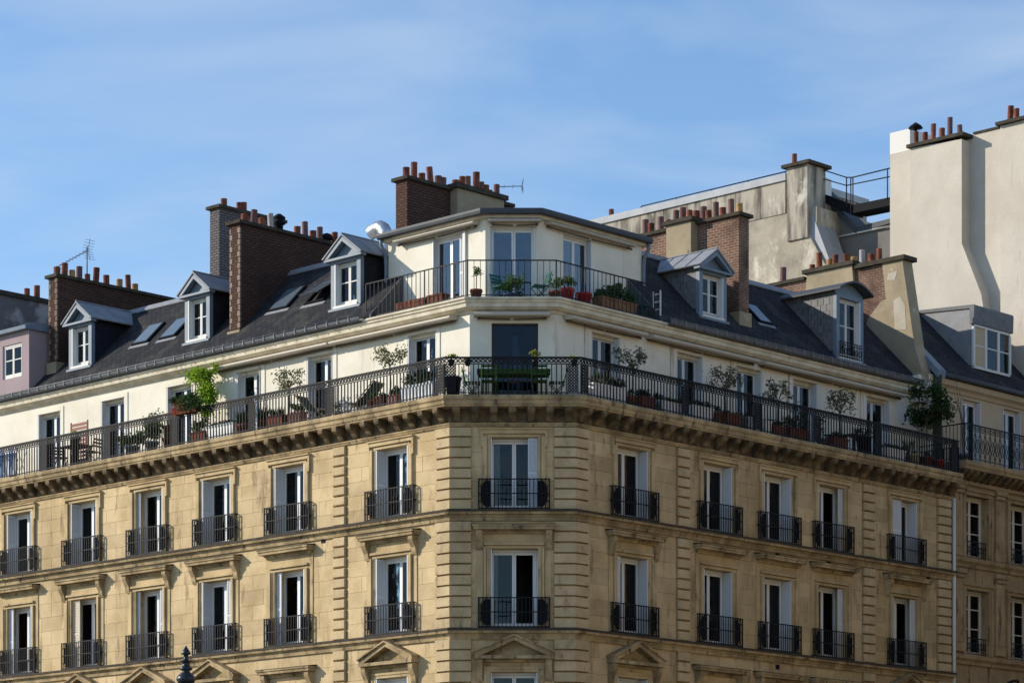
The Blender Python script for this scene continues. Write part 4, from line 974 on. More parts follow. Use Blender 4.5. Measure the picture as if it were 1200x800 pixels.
part('chimney_cowl', MB().rev([(.05, .52), (.05, .62), (.26, .64), (.2, .72), (.03, .84)], 12), 'ironplate', br_, FM('R', XB - .2, yc, bp[0][1] + .12))
b2 = part('chimney_breast', MB().box(XB - .14, XB + .1, .2, ys('R', XB, 1175), 15, ZB1 + .03), 'party', tb, FM('R'))
part('chimney_cap', MB().box(XB - .3, XB + .7, .2, ys('R', XB, 1172), ZB1 + .03, ZB1 + .14), 'cap', b2, FM('R'))
pots(b2, 'R', XB + .1, [(1184, .55, T), (1192, .4, T)], ZB1 + .14)
part('coping', MB().box(XB - .05, XB + 1.6, ys('R', XB, 1171), bp[1][0] - .15, ZB1 + .001, ZB1 + .07), 'cap', tb, FM('R'))
part('roof_housing', MB().box(XB + .02, XB + 1.5, ys('R', XB, 1066), ys('R', XB, 1043) + .02, ZB1 + .001, ys('R', XB, 1043, 156)[1]), 'oldwhite', tb, FM('R'))

# ------------------------------------------------------------------ old rendered gable behind, with rails and catwalk
ab = thing('rear_building', 'weathered blotchy rendered gable wall with pale coping rising behind the right roofs', 'building', FM('R', 29, 14, 0))
XA = 26.2
yA, zA = ys('R', XA, 921, 212); yB = ys('R', XA, 680); yE = ys('R', XA, 957); zM = ys('R', XA, 921, 250)[1]; zS = ys('R', XA, 940, 262)[1]
part('wall', MB().box(XA, XA + 5, yE, yB + 4, 0, zM), 'aged', ab, FM('R'))
npn = 12; wpn = (yB + 4 - yA) / npn
for k in range(npn): part('panel', memo(('ppanel',), lambda: MB().box(-.03, .05, .012, wpn - .012, 0, zA - zM)), 'agedtop', ab, FM('R', XA, yA + k * wpn, zM))
part('panel_backing', MB().box(XA + .02, XA + 5, yA, yB + 4, zM, zA), 'agedtop', ab, FM('R'))
part('coping', MB().box(XA - .10, XA + 5.1, yA - .05, yB + 4.1, zA + .002, zA + .26), 'palezinc', ab, FM('R'))
y0, y1 = ys('R', XA - .2, 946), ys('R', XA - .2, 922); zc = ys('R', XA, 921, 200)[1]
st = part('chimney_stack', MB().box(XA - .2, XA + .9, y0, y1, zS - .6, zc), 'agedtop', ab, FM('R'))
part('chimney_cap', MB().box(XA - .34, XA + 1.05, y0 - .18, y1 + .16, zc, zc + .12), 'cap', st, FM('R'))
pots(st, 'R', XA + .1, [(931, .5, T)], zc + .12)
part('flue_housing', MB().prism(YZ(XA + .5, [(945, 200), (959, 206), (959, 262), (945, 258)]), 'x', XA + .5, XA + 1.3), 'oldwhite', ab, FM('R'))
part('buttress', MB().prism(YZ(XA - .12, [(924, 258), (935, 250), (940, 260), (978, 330), (985, 350), (900, 350), (924, 300)]), 'x', XA - .12, XA + .1), 'aged', ab, FM('R'))
part('sloping_flank', MB().prism(YZ(XA - .05, [(935, 252), (952, 252), (978, 322), (985, 350), (972, 350), (940, 262)]), 'x', XA - .02, XA + 1.1), 'palezinc', ab, FM('R'))
pots(st, 'R', XA + .9, [(717, .55, T), (704, .2, T)], zA + .25)
part('roof_vent', MB().rev([(.16, 0), (.16, .18), (.24, .2), (.05, .3)], 10), 'ironplate', ab, FM('R', XA + .8, ys('R', XA + .8, 694), zA + .25))
rl = MB(); P0, P1 = ys('R', XA + .6, 930, 199), ys('R', XA + .6, 752, 234)
rl.tube([(XA + .6, *P0), (XA + .6, P1[0], P0[1]), (XA + .6, P1[0] + .3, P0[1] - .25)], .024, 6)
for k in range(5): yy = P0[0] + .4 + (P1[0] - P0[0] - .4) * k / 4; rl.tube([(XA + .6, yy, zA + .2), (XA + .6, yy, P0[1])], .022, 6)
part('guard_rail', rl, 'railgrey', ab, FM('R'))
X2 = 27.6
gw = YZ(X2, [(950, 216), (959, 223), (1004, 269), (1048, 258), (1048, 360), (950, 360)])
part('rear_wall', MB().prism(gw, 'x', X2, X2 + .6), 'greyrender', ab, FM('R'))
g1, g2, g3 = YZ(X2 - .1, [(957, 219), (1004, 266), (1048, 255)])
part('roof_edge', MB().prism([g1, g2, (g2[0], g2[1] - .26), (g1[0], g1[1] - .26)], 'x', X2 - .14, X2 + .9).prism([g2, g3, (g3[0], g3[1] - .16), (g2[0], g2[1] - .24)], 'x', X2 - .12, X2 + .9), 'darkzinc', ab, FM('R'))
pa, pb = ys('R', X2, 970, 281), ys('R', X2, 1047, 265)
part('pipe', MB().tube([(X2 - .1, *pa), (X2 - .1, *pb)], .035, 6), 'oldwhite', ab, FM('R'))
X3 = 27.0
cw = thing('metal_catwalk', 'dark steel roof catwalk with thin handrails reaching the pale party wall', 'catwalk', FM('R', X3, ys('R', X3, 1000), 27))
q = lambda p, r_: (X3, *ys('R', X3, p, r_))
a, b = ys('R', X3, 1000, 240), ys('R', X3, 1048, 230)
part('platform', MB().prism([(a[0], a[1]), (b[0], b[1]), (b[0], b[1] - .3), (a[0], a[1] - .3)], 'x', X3, X3 + .8), 'ironplate', cw, FM('R'))
part('stair', MB().prism([ys('R', X3, p, r_) for p, r_ in ((962, 226), (1000, 241), (998, 252), (962, 236))], 'x', X3 + .1, X3 + .7), 'ironplate', cw, FM('R'))
rl = MB()
rl.tube([q(935, 190), q(951, 195), q(992, 208), q(999, 208), q(1048, 196)], .024, 6); rl.tube([q(959, 208), q(992, 217.5), q(999, 216), q(1048, 206)], .022, 6)
for p, t, bb in ((951, 195, 203), (959, 207, 226), (992, 208, 242), (997, 209, 252), (999.5, 208, 242), (1040, 198, 234)): rl.tube([q(p, t), q(p, bb)], .024, 6)
part('handrail', rl, 'railgrey', cw, FM('R'))

# ------------------------------------------------------------------ left neighbour: dark concrete party wall
ln = thing('party_wall_building', 'building with a stained grey concrete party wall and two clay pots beyond the mauve room', 'building', FM('L', -26, 5, 0))
part('wall', MB().box(-31, -23.05, .2, 10, 0, 16.4).box(-31, -23.05, 1.3, 10, 16.4, 19.5).box(-24.0, -23.05, 1.3, 10, 19.5, 23.25), 'darkaged', ln, FM('L'))
st = part('coping', MB().box(-24.1, -22.95, 1.2, 10, 23.25, 23.4), 'cap', ln, FM('L'))
pots(st, 'L', -23.3, [(32, .3, T), (44, .46, T)], 23.4)

# ------------------------------------------------------------------ house across the side street (seen in the window panes only) and an added bounce-light wing
ob = thing('apartment_building', 'plain stone house across the side street, facing the shaded front, with an unseen wing added for bounced light', 'building', FM('R', 20, -20, 0))
def house_front(m, x0, x1):
    hs = [(x - .6, x + .6, z, z + 2.1) for x in [x0 + 2 + 3.1 * k for k in range(int((x1 - x0 - 2) / 3.1))] for z in (3.5, 6.8, 10.1, 13.4, 16.7)]
    part('wall', wall_holes(MB(), x0, x1, 0, .4, 0, 20, hs), 'stone', ob, m)
    part('window_backing', MB().box(x0 + .1, x1 - .1, .42, .6, 0, 19.9), 'ironplate', ob, m)
    part('rear_wall', MB().box(x0 + .02, x1 - .02, .62, 11, 0, 19.98), 'plaster', ob, m)
    part('cornice', MB().prism([(.1, 20.0), (-.25, 20.02), (-.3, 20.3), (.1, 20.35)], 'x', x0, x1), 'moulding', ob, m)
    part('roof', MB().prism([(0, 20.1), (-.1, 20.36), (2.6, 23.2), (8.4, 23.2), (11.1, 20.0)], 'x', x0, x1), 'slate2', ob, m)
house_front(FM('R', 0, -15.4, 0) @ Matrix.Rotation(R(180), 4, 'Z'), -52, -5)
house_front(Matrix.Translation((25.5, 60, 0)) @ Matrix.Rotation(R(-90), 4, 'Z'), 0, 48)  # unseen wing on the square, added to bounce warm sunlight onto the shaded fronts

# ------------------------------------------------------------------ aerials and street lamp
def aerial(name, label, f, x, y, zb, zt, boom, els, rs=1.):
    t = thing(name, label, 'antenna', FM(f, x, y, zb))
    part('mast', MB().tube([(0, 0, 0), (0, 0, zt - zb)], .022, 6), 'antenna', t, FM(f, x, y, zb))
    a, b = Vector(boom[0]), Vector(boom[1])
    part('boom', MB().tube([a, b], .014, 5), 'antenna', t, FM(f, x, y, zb))
    e = MB(); sd_ = Vector(els['dir']) * .5
    for k in range(els['n']):
        p = a.lerp(b, k / (els['n'] - 1)); l = els['l'] * (1 - .3 * (1 - k / (els['n'] - 1))); e.tube([p - sd_ * l, p + sd_ * l], .008, 4)
    part('element', e, 'antenna', t, FM(f, x, y, zb))
    rfm = MB()
    for s in (-1, 1):
        for k in range(4): rfm.tube([b + Vector((.04 * k, 0, s * (.06 + .1 * k))) * rs - sd_ * .5 * rs, b + Vector((.04 * k, 0, s * (.06 + .1 * k))) * rs + sd_ * .5 * rs], .006, 4)
        rfm.tube([b, b + Vector((.14, 0, s * .42)) * rs], .01, 4)
    part('reflector', rfm, 'antenna', t, FM(f, x, y, zb))
ya = ys('L', -19.96, 102)
aerial('tv_antenna', 'comb shaped television aerial on a mast above the leftmost brick chimney', 'L', -19.96, ya, 23.4, 24.55, ((-1.75, 0, .72), (.05, 0, 1.02)), dict(dir=(0, 1, 0), n=11, l=.22), .85)
yb = ys('L', -5.4, 583)
aerial('tv_antenna', 'small horizontal television aerial on the chimney above the corner room', 'L', -5.4, yb, 24.28, 24.72, ((-.1, 0, .40), (.55, .5, .40)), dict(dir=(0, .2, 1), n=4, l=.14), .4)
LY = 28.; lx = (218 - 600) / F * LY; lz = CZ + (HY - 756) * LY / F
lp = thing('street_lamp', 'ornate black cast iron street lamp with spiked finial in front of the sunlit facade', 'street lamp', Matrix.Translation((lx, LY, .13)))
u = LY / F
part('finial', MB().rev([(.3 * u, 0), (5.5 * u, -9 * u * .9), (5.6 * u, -10.2 * u), (2.6 * u, -11 * u), (3 * u, -17 * u), (7.6 * u, -17.5 * u), (7.6 * u, -18.5 * u), (4.4 * u, -19 * u), (4.8 * u, -24 * u), (7.6 * u, -26 * u), (7.6 * u, -28 * u), (4.6 * u, -29.5 * u), (5 * u, -31 * u), (10.5 * u, -36 * u), (11.8 * u, -40 * u), (9 * u, -44 * u), (4.6 * u, -47 * u), (5.6 * u, -50 * u), (16 * u, -54 * u), (17 * u, -60 * u)][::-1], 16), 'lampiron', lp, Matrix.Translation((lx, LY, lz)))
zl = lz - 60 * u
part('lantern_roof', MB().rev([(.30, -.28), (.31, -.24), (.17, 0)], 8), 'lampiron', lp, Matrix.Translation((lx, LY, zl)))
part('lantern_glass', MB().rev([(.15, -.85), (.28, -.28)], 8), 'glass', lp, Matrix.Translation((lx, LY, zl)))
part('post', MB().rev([(.26, .13), (.26, .3), (.16, .4), (.14, .9), (.09, 1.0), (.07, 1.6), (.05, zl - .98), (.1, zl - .95), (.16, zl - .86)], 14), 'lampiron', lp, Matrix.Translation((lx, LY, 0)))

# ------------------------------------------------------------------ plants and furniture
rnd = random.Random(11)
def leaves(m, c, rad, n, size, clumps=7, flat=1., tips=.35):
    cs = []
    for _ in range(clumps):
        while True:
            v = Vector((rnd.uniform(-1, 1), rnd.uniform(-1, 1), rnd.uniform(-1, 1)))
            if .25 < v.length < 1: break
        cs.append(v)
    for i in range(n):
        v = cs[i % clumps] * .72 + Vector((rnd.gauss(0, tips), rnd.gauss(0, tips), rnd.gauss(0, tips))) * .75
        p = Vector((c[0] + v.x * rad[0], c[1] + v.y * rad[1], c[2] + v.z * rad[2]))
        d = Vector((rnd.gauss(0, 1), rnd.gauss(0, 1), rnd.gauss(0, .7))).normalized(); e = d.orthogonal().normalized()
        e = (Matrix.Rotation(rnd.uniform(0, 6.3), 3, d) @ e) * size * .28 * flat; d = d * size * rnd.uniform(.6, 1.2) * .5
        m.add([p - d, p + e, p + d, p - e], [(0, 1, 2, 3)])
    return m
def blades(m, c, r, h, n, wd=.012):
    for _ in range(n):
        a = rnd.uniform(0, 6.28); rr = rnd.uniform(0, r); b = Vector((c[0] + rr * math.cos(a), c[1] + rr * math.sin(a), c[2])); l = h * rnd.uniform(.5, 1)
        t = b + Vector((math.cos(a) * l * .35, math.sin(a) * l * .35, l)); s = Vector((-math.sin(a), math.cos(a), 0)) * wd
        mid = b.lerp(t, .5) + Vector((0, 0, l * .08)); m.add([b - s, b + s, mid + s, mid - s, t], [(0, 1, 2, 3), (3, 2, 4)])
    return m
ZB = 16.497; ZT = 19.483
def pot_mesh(r, h): return MB().rev([(r * .72, 0), (r * .97, h - .07), (r * 1.06, h - .068), (r * 1.06, h), (r * .9, h), (r * .88, h - .05)], 14)
def box_pot(wd, dp, h): return MB().add([(-wd / 2 * .94, -dp / 2 * .9, 0), (wd / 2 * .94, -dp / 2 * .9, 0), (wd / 2 * .94, dp / 2 * .9, 0), (-wd / 2 * .94, dp / 2 * .9, 0), (-wd / 2, -dp / 2, h), (wd / 2, -dp / 2, h), (wd / 2, dp / 2, h), (-wd / 2, dp / 2, h)],
                                         [(0, 3, 2, 1), (4, 5, 6, 7), (0, 1, 5, 4), (1, 2, 6, 5), (2, 3, 7, 6), (3, 0, 4, 7)]).box(-wd / 2 - .015, wd / 2 + .015, -dp / 2 - .015, dp / 2 + .015, h - .04, h + .012)
def plant(label, f, x, y, z, pm, pk, fn, leaf, trunk=None, name='potted_plant', group=None, cat='plant'):
    t = thing(name, label, cat, FM(f, x, y, z), group)
    h = pk[-1]
    part('pot' if len(pk) == 2 else 'planter', pot_mesh(*pk) if len(pk) == 2 else box_pot(*pk), pm, t, FM(f, x, y, z))
    if trunk: part('trunk', trunk, 'bark', t, FM(f, x, y, z))
    m = MB(); fn(m, h); part('foliage', m, leaf, t, FM(f, x, y, z))
    return t
def olive(label, f, p, y, top, cr, pm='clay', z=ZB, rz=None, leaf='olive', n=460, size=.105, base=.34, pr=.2):
    x = xs(f, y, p); rz = rz or cr * .62; cz = top - z - rz
    tk = MB(); b = Vector((0, 0, base - .05)); mid = Vector((rnd.uniform(-.05, .05), 0, cz - rz * .7))
    tk.tube([b, b.lerp(mid, .5) + Vector((.02, .01, 0)), mid], .03, 6, .022)
    fn = lambda m, h: None
    cs = []
    for k in range(8):
        a = 6.28 * k / 8 + rnd.uniform(-.3, .3); rr = rnd.uniform(.35, .95)
        e = Vector((math.cos(a) * cr * rr, math.sin(a) * cr * rr * .8, cz + rz * rnd.uniform(-.5, .8))); cs.append(e)
        tk.tube([mid, mid.lerp(e, .5) + Vector((0, 0, .03)), e], .014, 5, .006)
    def fol(m, h):
        for i in range(n):
            c = cs[i % 8]; p_ = Vector((c.x + rnd.gauss(0, cr * .17), c.y + rnd.gauss(0, cr * .17), c.z + rnd.gauss(0, rz * .24)))
            d = Vector((rnd.gauss(0, 1), rnd.gauss(0, 1), rnd.gauss(.3, .8))).normalized(); e = (Matrix.Rotation(rnd.uniform(0, 6.3), 3, d) @ d.orthogonal().normalized()) * size * .2; d = d * size * .5
            m.add([p_ - d, p_ + e, p_ + d, p_ - e], [(0, 1, 2, 3)])
    return plant(label, f, x, y, z, pm, (pr, base), fol, leaf, tk, 'potted_tree', cat='tree')
def bush(label, f, p, y, r, h, pm='clay', pk=(.16, .28), leaf='leaf', n=220, size=.075, z=ZB, name='potted_plant', kind='bush'):
    x = xs(f, y, p)
    def fol(m, ph):
        if kind == 'bush': leaves(m, (0, 0, ph + h / 2 - .02), (r, r * .8, h / 2), n, size)
        else: blades(m, (0, 0, ph - .03), r, h, n // 3, .014); leaves(m, (0, 0, ph + h * .3), (r, r, h * .3), n // 3, size * .7)
    return plant(label, f, x, y, z, pm, pk, fol, leaf, name=name)
def trough(label, f, p0, p1, y, pm, h=.36, ph=.3, leaf='darkleaf', n=200, z=ZB, dp=.28, kind='bush', size=.07):
    a, b = xs(f, y, p0), xs(f, y, p1); wd = abs(b - a); x = (a + b) / 2
    def fol(m, hh):
        k = max(2, int(wd / .22))
        for i in range(k):
            cx = -wd / 2 + wd * (i + .5) / k; q_ = ph * rnd.uniform(.65, 1.15)
            if kind == 'bush': leaves(m, (cx, 0, hh + q_ / 2 - .02), (wd / k * .7, dp * .6, q_ / 2), int(n / k * 1.9), size * 1.2, 6)
            else: blades(m, (cx, 0, hh - .02), .1, q_, n // k // 2)
    return plant(label, f, x, y, z, pm, (wd, dp, h), fol, leaf, name='planter_box', cat='planter')

# sunlit side, from the far end to the corner
bush('sparse pot plant peeping over the rail beside the hanging towels', 'L', 15, .1, .28, .35, 'clay', (.16, .72), 'olive', 60, .06)
bush('small yellow green plant in front of the slatted red brown screen', 'L', 88.5, -.15, .2, .24, 'blackpot', (.14, .95), 'yellowleaf', 150, .07)
bush('round bright green shrub in a grey pot left of the taller balcony shrub', 'L', 155, .05, .50, .6, 'greypot', (.22, .36), 'leaf', 1000, .10)
bush('tall loose green shrub in a grey pot beside the round bright green one', 'L', 178, .1, .44, .9, 'greypot', (.2, .4), 'darkleaf', 1000, .10)
bush('spiky agave standing on the balcony left of the red flowers', 'L', 197, .1, .26, .42, 'clay', (.16, .78), 'olive', 80, .05, kind='blade')
bush('small clay pot at the foot of the spiky agave', 'L', 197, -.22, .12, .2, 'clay', (.17, .33), 'darkleaf', 60, .06)
def hang(m, h): leaves(m, (.22, 0, .25), (.60, .26, .34), 1300, .10, 14); leaves(m, (-.5, -.02, .42), (.22, .16, .16), 240, .09)
x = xs('L', -.45, 221); t = plant('flower box of red geraniums mounded over the railing', 'L', x, -.53, 17.36, 'clay', (1.1, .2, .2), hang, 'darkleaf', name='flower_box', cat='flower box')
m = MB(); leaves(m, (-.34, -.2, .2), (.34, .14, .22), 110, .06, 9); part('flower', m, 'flower', t, FM('L', x, -.53, 17.36))
def vin(m, h):
    leaves(m, (-.15, -.1, 2.25), (.62, .26, .27), 1500, .10, 18); leaves(m, (.16, -.06, 1.75), (.38, .24, .5), 1500, .10, 16); leaves(m, (.25, -.05, 1.3), (.36, .2, .4), 800, .10, 12); leaves(m, (.42, .1, 2.5), (.2, .12, .18), 60, .11)
x = xs('L', .75, 240); tk = MB().tube([(.1, 0, .3), (.14, .02, 1.2), (.2, .05, 2.3)], .025, 6).tube([(-.9, .1, 2.05), (.3, .1, 2.3)], .012, 5).tube([(-.7, .1, 1.5), (-.7, .1, 2.1)], .012, 5)
plant('bright yellow green vine climbing the cream wall above the red geraniums', 'L', x, .75, ZB, 'clay', (.24, .4), vin, 'vine', tk, 'climbing_plant')
trough('long clay trough of greenery under the climbing vine', 'L', 226, 244, -.1, 'clay', .34, .5, 'leaf', 240)
trough('white trough beside the long clay trough under the vine', 'L', 246, 277, -.1, 'trough', .42, .18, 'darkleaf', 160)
for p, hh, lb in ((282.5, .5, 'slim clay pot of spiky herbs right against the white trough under the vine'), (287.5, .5, 'slim clay pot of spiky herbs just before the rail panel past the vine'), (306, .55, 'taller spiky herbs in a slim clay pot just after the rail panel'), (311, .45, 'shorter spiky herbs in a slim clay pot beside the clay trough')): bush(lb, 'L', p, -.12, .12, hh, 'clay', (.115, .34), 'darkleaf', 170, .07, kind='blade')['group'] = 'slim clay pots of herbs'
trough('clay trough with spiky plants left of the sunlit single olive stem', 'L', 317, 334, -.1, 'clay', .38, .42, 'darkleaf', 260, kind='blade')
olive('small olive tree between two french windows, nearer the vine', 'L', 338, .1, 18.22, .50)
trough('brown planter with bushy herbs beside the far deck chair', 'L', 341, 356, -.12, 'redwood', .36, .34, 'leaf', 260)
bush('little dark pot plant between the two deck chairs', 'L', 397, 0, .16, .25, 'blackpot', (.12, .2), 'darkleaf', 120, .06)
bush('low clay pot with a green cushion beside the near deck chair', 'L', 437, -.1, .17, .28, 'clay', (.15, .3), 'leaf', 160, .06)
trough('clay trough in front of the olive tree nearest the corner', 'L', 442, 452, -.12, 'clay', .34, .16, 'darkleaf', 90)
olive('airy olive tree standing beside the white planks trough near the corner', 'L', 457, .1, 18.33, .52, rz=.36)
trough('dark brown trough right of the olive tree nearest the corner', 'L', 458, 468, -.05, 'redwood', .34, .3, 'darkleaf', 130)
trough('long white trough with tall green plants below the window by the corner', 'L', 474, 511, -.05, 'trough', .48, .42, 'darkleaf', 420)
bush('big black pot wedged behind the corner rail panel', 'C', 531, -.12, .14, .1, 'blackpot', (.23, .52), 'darkleaf', 60, .05)
for p, k, lb in ((529, .06, 'tuft of yellow green leaves above the big black corner pot'), (548, -.05, 'low tuft of yellow green leaves above the left table end'), (627, .14, 'largest tuft of yellow green leaves in front of the dark corner window'), (673, .0, 'low tuft of yellow green leaves above the shaded corner panel')):
    x = xs('C', -.36, p); t = thing('rail_plant', lb, 'plant', FM('C', x, -.33, 17.2), 'tufts on the corner rail')
    part('pot', pot_mesh(.08, .16), 'blackpot', t, FM('C', x, -.30, 17.3)); m = MB(); leaves(m, (0, 0, .2 + k), (.12 + k * .5, .08, .09), 90, .07, 5); part('foliage', m, 'yellowleaf', t, FM('C', x, -.30, 17.3))
# green table and folding chairs on the corner
tx, ty = (xs('C', .5, 559) + xs('C', .5, 645)) / 2, .5; hw = (xs('C', .5, 645) - xs('C', .5, 559)) / 2
t = thing('garden_table', 'long green slatted table on the corner balcony', 'table', FM('C', tx, ty, ZB))
for k in range(6): part('slat', memo(('tslat', round(hw, 2)), lambda: MB().box(-hw, hw, -.052, .052, -.02, .02)), 'greenpaint', t, FM('C', tx, ty - .29 + k * .116, ZB + .80))
part('apron', MB().box(-hw + .03, hw - .03, -.33, -.31, .70, .778).box(-hw + .03, hw - .03, .31, .33, .70, .778), 'greenpaint', t, FM('C', tx, ty, ZB))
for sx in (-1, 1):
    for sy in (-1, 1): part('leg', memo(('tleg',), lambda: MB().box(-.025, .025, -.025, .025, 0, .778)), 'greenpaint', t, FM('C', tx + sx * (hw - .25), ty + sy * .27, ZB))
def fchair(label, f, x, y, z, rz, mt, group=None):
    t = thing('folding_chair', label, 'chair', FM(f, x, y, z, rz), group); m = FM(f, x, y, z, rz)
    fr = MB()
    for s in (-1, 1):
        fr.bar((s * .2, -.2, 0), (s * .2, .24, .46), .014); fr.bar((s * .17, .22, 0), (s * .17, -.2, .45), .014); fr.bar((s * .2, .18, .42), (s * .2, .3, .86), .014)
    fr.bar((-.2, -.18, .02), (.2, -.18, .02), .012); fr.bar((-.17, .2, .02), (.17, .2, .02), .012)
    part('frame', fr, mt, t, m)
    for k in range(5): part('seat_slat', memo(('sslat',), lambda: MB().box(-.2, .2, -.032, .032, -.01, .01)), mt, t, m @ Matrix.Translation((0, -.17 + k * .085, .46)))
    for k in range(3): part('back_slat', memo(('bslat',), lambda: MB().box(-.2, .2, -.008, .008, -.03, .03)), mt, t, m @ Matrix.Translation((0, .235 + k * .03, .62 + k * .1)))
    return t
xc = lambda p, y: xs('C', y, p)
fchair('green folding chair at the left end of the long green table', 'C', xc(554, .3), .3, ZB, R(90), 'greenpaint')
fchair('green folding chair at the right end of the long green table', 'C', xc(652, .3), .3, ZB, R(-90), 'greenpaint')
for p, lb in ((573, 'green folding chair before the green table, on the black pot side'), (632, 'green folding chair before the green table, on the shaded side')): fchair(lb, 'C', xc(p, .12), .1, ZB, R(180), 'greenpaint', 'chairs along the green table')
t = thing('stool', 'small black stool in front of the long green table', 'stool', FM('C', xc(602, -.1), -.1, ZB)); m = FM('C', xc(602, -.1), -.1, ZB)
part('seat', MB().box(-.17, .17, -.14, .14, .40, .43), 'blackpot', t, m)
for sx in (-1, 1):
    for sy in (-1, 1): part('leg', memo(('stl',), lambda: MB().box(-.016, .016, -.016, .016, 0, .40)), 'blackpot', t, m @ Matrix.Translation((sx * .14, sy * .11, 0)))
# deck chairs
def deck(label, x, y, rz):
    t = thing('deck_chair', label, 'chair', FM('L', x, y, ZB, rz)); m = FM('L', x, y, ZB, rz); fr = MB()
    for s in (-1, 1):
        fr.box(s * .28 - .018, s * .28 + .018, -.02, .02, 0, 0.02)
        fr.bar((s * .28, -.45, 0.02), (s * .28, .5, .92), .022); fr.bar((s * .25, .45, .02), (s * .25, -.5, .42), .022)
    fr.bar((-.28, .49, .92), (.28, .49, .92), .02); fr.bar((-.25, -.5, .42), (.25, -.5, .42), .02)
    part('frame', fr, 'palewood', t, m)
    cv = MB(); vs = []
    for k in range(11):
        u_ = k / 10; yy = -.5 + u_ * 1.0; zz = .42 + u_ * .5 - .26 * math.sin(math.pi * u_) * (1 - .3 * u_)
        vs += [(-.24, yy, zz), (.24, yy, zz), (-.24, yy, zz - .008), (.24, yy, zz - .008)]
    cv.add(vs, [f_ for k in range(10) for f_ in ((4 * k, 4 * k + 1, 4 * k + 5, 4 * k + 4), (4 * k + 2, 4 * k + 6, 4 * k + 7, 4 * k + 3))], True)
    part('canvas', cv, 'canvas', t, m)
deck('dark green canvas deck chair leaning away from the corner', xs('L', .35, 368), .35, R(95)); deck('dark green canvas deck chair tilted towards the corner', xs('L', .3, 427), .3, R(-80))
# far left: towels, screen, dark table and chairs
x0 = xs('L', .0, 12); m = FM('L', x0, .1, ZB)
t = thing('drying_rack', 'clothes rack hung with white and blue towels at the far end of the balcony', 'drying rack', m)
part('frame', MB().bar((-.5, -.2, 0), (-.5, .2, 1.0), .012).bar((-.5, .2, 0), (-.5, -.2, 1.0), .012).bar((.5, -.2, 0), (.5, .2, 1.0), .012).bar((.5, .2, 0), (.5, -.2, 1.0), .012).bar((-.5, -.2, 1), (.5, -.2, 1), .01).bar((-.5, .2, 1), (.5, .2, 1), .01), 'white', t, m)
for k, (a, b, mt) in enumerate(((-.45, -.2, 'bluetowel'), (-.18, .12, 'towel'), (.15, .3, 'bluetowel'), (.32, .48, 'towel'))):
    vs = []; n_ = 8
    for i in range(n_ + 1):
        xx = a + (b - a) * i / n_; w_ = .02 * math.sin(i * 1.7 + k); vs += [(xx, -.23 + w_, .15), (xx, -.22, 1.01), (xx, -.17, 1.01), (xx, -.15 + w_, .3)]
    part('towel', MB().add(vs, [f_ for i in range(n_) for f_ in ((4 * i, 4 * i + 4, 4 * i + 5, 4 * i + 1), (4 * i + 1, 4 * i + 5, 4 * i + 6, 4 * i + 2), (4 * i + 2, 4 * i + 6, 4 * i + 7, 4 * i + 3))], True), mt, t, m)
m = FM('L', -17.1, .5, ZB); t = thing('wooden_screen', 'tall red brown slatted wooden panel standing behind the balcony table', 'screen', m)
part('frame', MB().box(-.44, -.40, -.02, .02, 0, 1.6).box(.40, .44, -.02, .02, 0, 1.6), 'redwood', t, m)
for k in range(11): part('slat', memo(('wsl',), lambda: MB().box(-.40, .40, -.012, .012, 0, .09)), 'redwood', t, m @ Matrix.Translation((0, 0, .2 + k * .126)))
m = FM('L', xs('L', .1, 90), .1, ZB); t = thing('balcony_table', 'dark wooden table in front of the red brown slatted panel', 'table', m)
part('tabletop', MB().box(-.45, .45, -.3, .3, .68, .72), 'darkwood', t, m)
for sx in (-1, 1):
    for sy in (-1, 1): part('leg', memo(('btl',), lambda: MB().box(-.022, .022, -.022, .022, 0, .68)), 'darkwood', t, m @ Matrix.Translation((sx * .38, sy * .24, 0)))
fchair('dark wooden folding chair left of the dark balcony table', 'L', xs('L', .15, 71), .15, ZB, R(70), 'darkwood'); fchair('dark wooden folding chair right of the dark balcony table', 'L', xs('L', .15, 107), .15, ZB, R(-80), 'darkwood')
# shaded side
trough('white trough with dark plants right next to the corner', 'R', 692, 731, -.08, 'trough', .46, .4, 'darkleaf', 420)
bush('dark clay pot left of the wide clay box near the corner', 'R', 738, -.1, .15, .22, 'redwood', (.16, .34), 'darkleaf', 110)
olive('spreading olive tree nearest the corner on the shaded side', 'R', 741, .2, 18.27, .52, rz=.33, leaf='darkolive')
trough('wide orange clay box under the spreading olive tree', 'R', 747, 764, -.12, 'clay', .36, .3, 'darkleaf', 220)
bush('blue grey pot between the orange clay box and a white trough', 'R', 768, -.1, .13, .28, 'greypot', (.14, .3), 'darkleaf', 120)
trough('white trough with low greenery left of the second rail panel', 'R', 772, 798, -.1, 'trough', .36, .24, 'darkleaf', 220)
trough('white trough with low greenery right of the second rail panel', 'R', 808, 832, -.1, 'trough', .42, .26, 'darkleaf', 220)
bush('dark brown pot beside the trunk of the forked olive tree', 'R', 838, -.08, .2, .18, 'redwood', (.2, .4), 'darkleaf', 120)
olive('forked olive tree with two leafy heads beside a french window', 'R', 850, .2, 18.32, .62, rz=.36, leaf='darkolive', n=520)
trough('orange clay box under the forked olive tree', 'R', 848, 864, -.12, 'clay', .4, .14, 'darkleaf', 130)
bush('blue grey pot next to the orange box under the forked olive', 'R', 869, -.1, .14, .12, 'greypot', (.17, .4), 'darkleaf', 80)
trough('short white trough beside the blue grey pot by the third panel', 'R', 874, 884, -.1, 'trough', .42, .1, 'darkleaf', 80)
trough('very short white trough just past the third rail panel', 'R', 893, 900, -.1, 'trough', .42, .1, 'darkleaf', 60)
olive('olive tree with a small upright head above red clay boxes', 'R', 911, .2, 18.23, .46, rz=.33, leaf='darkolive')
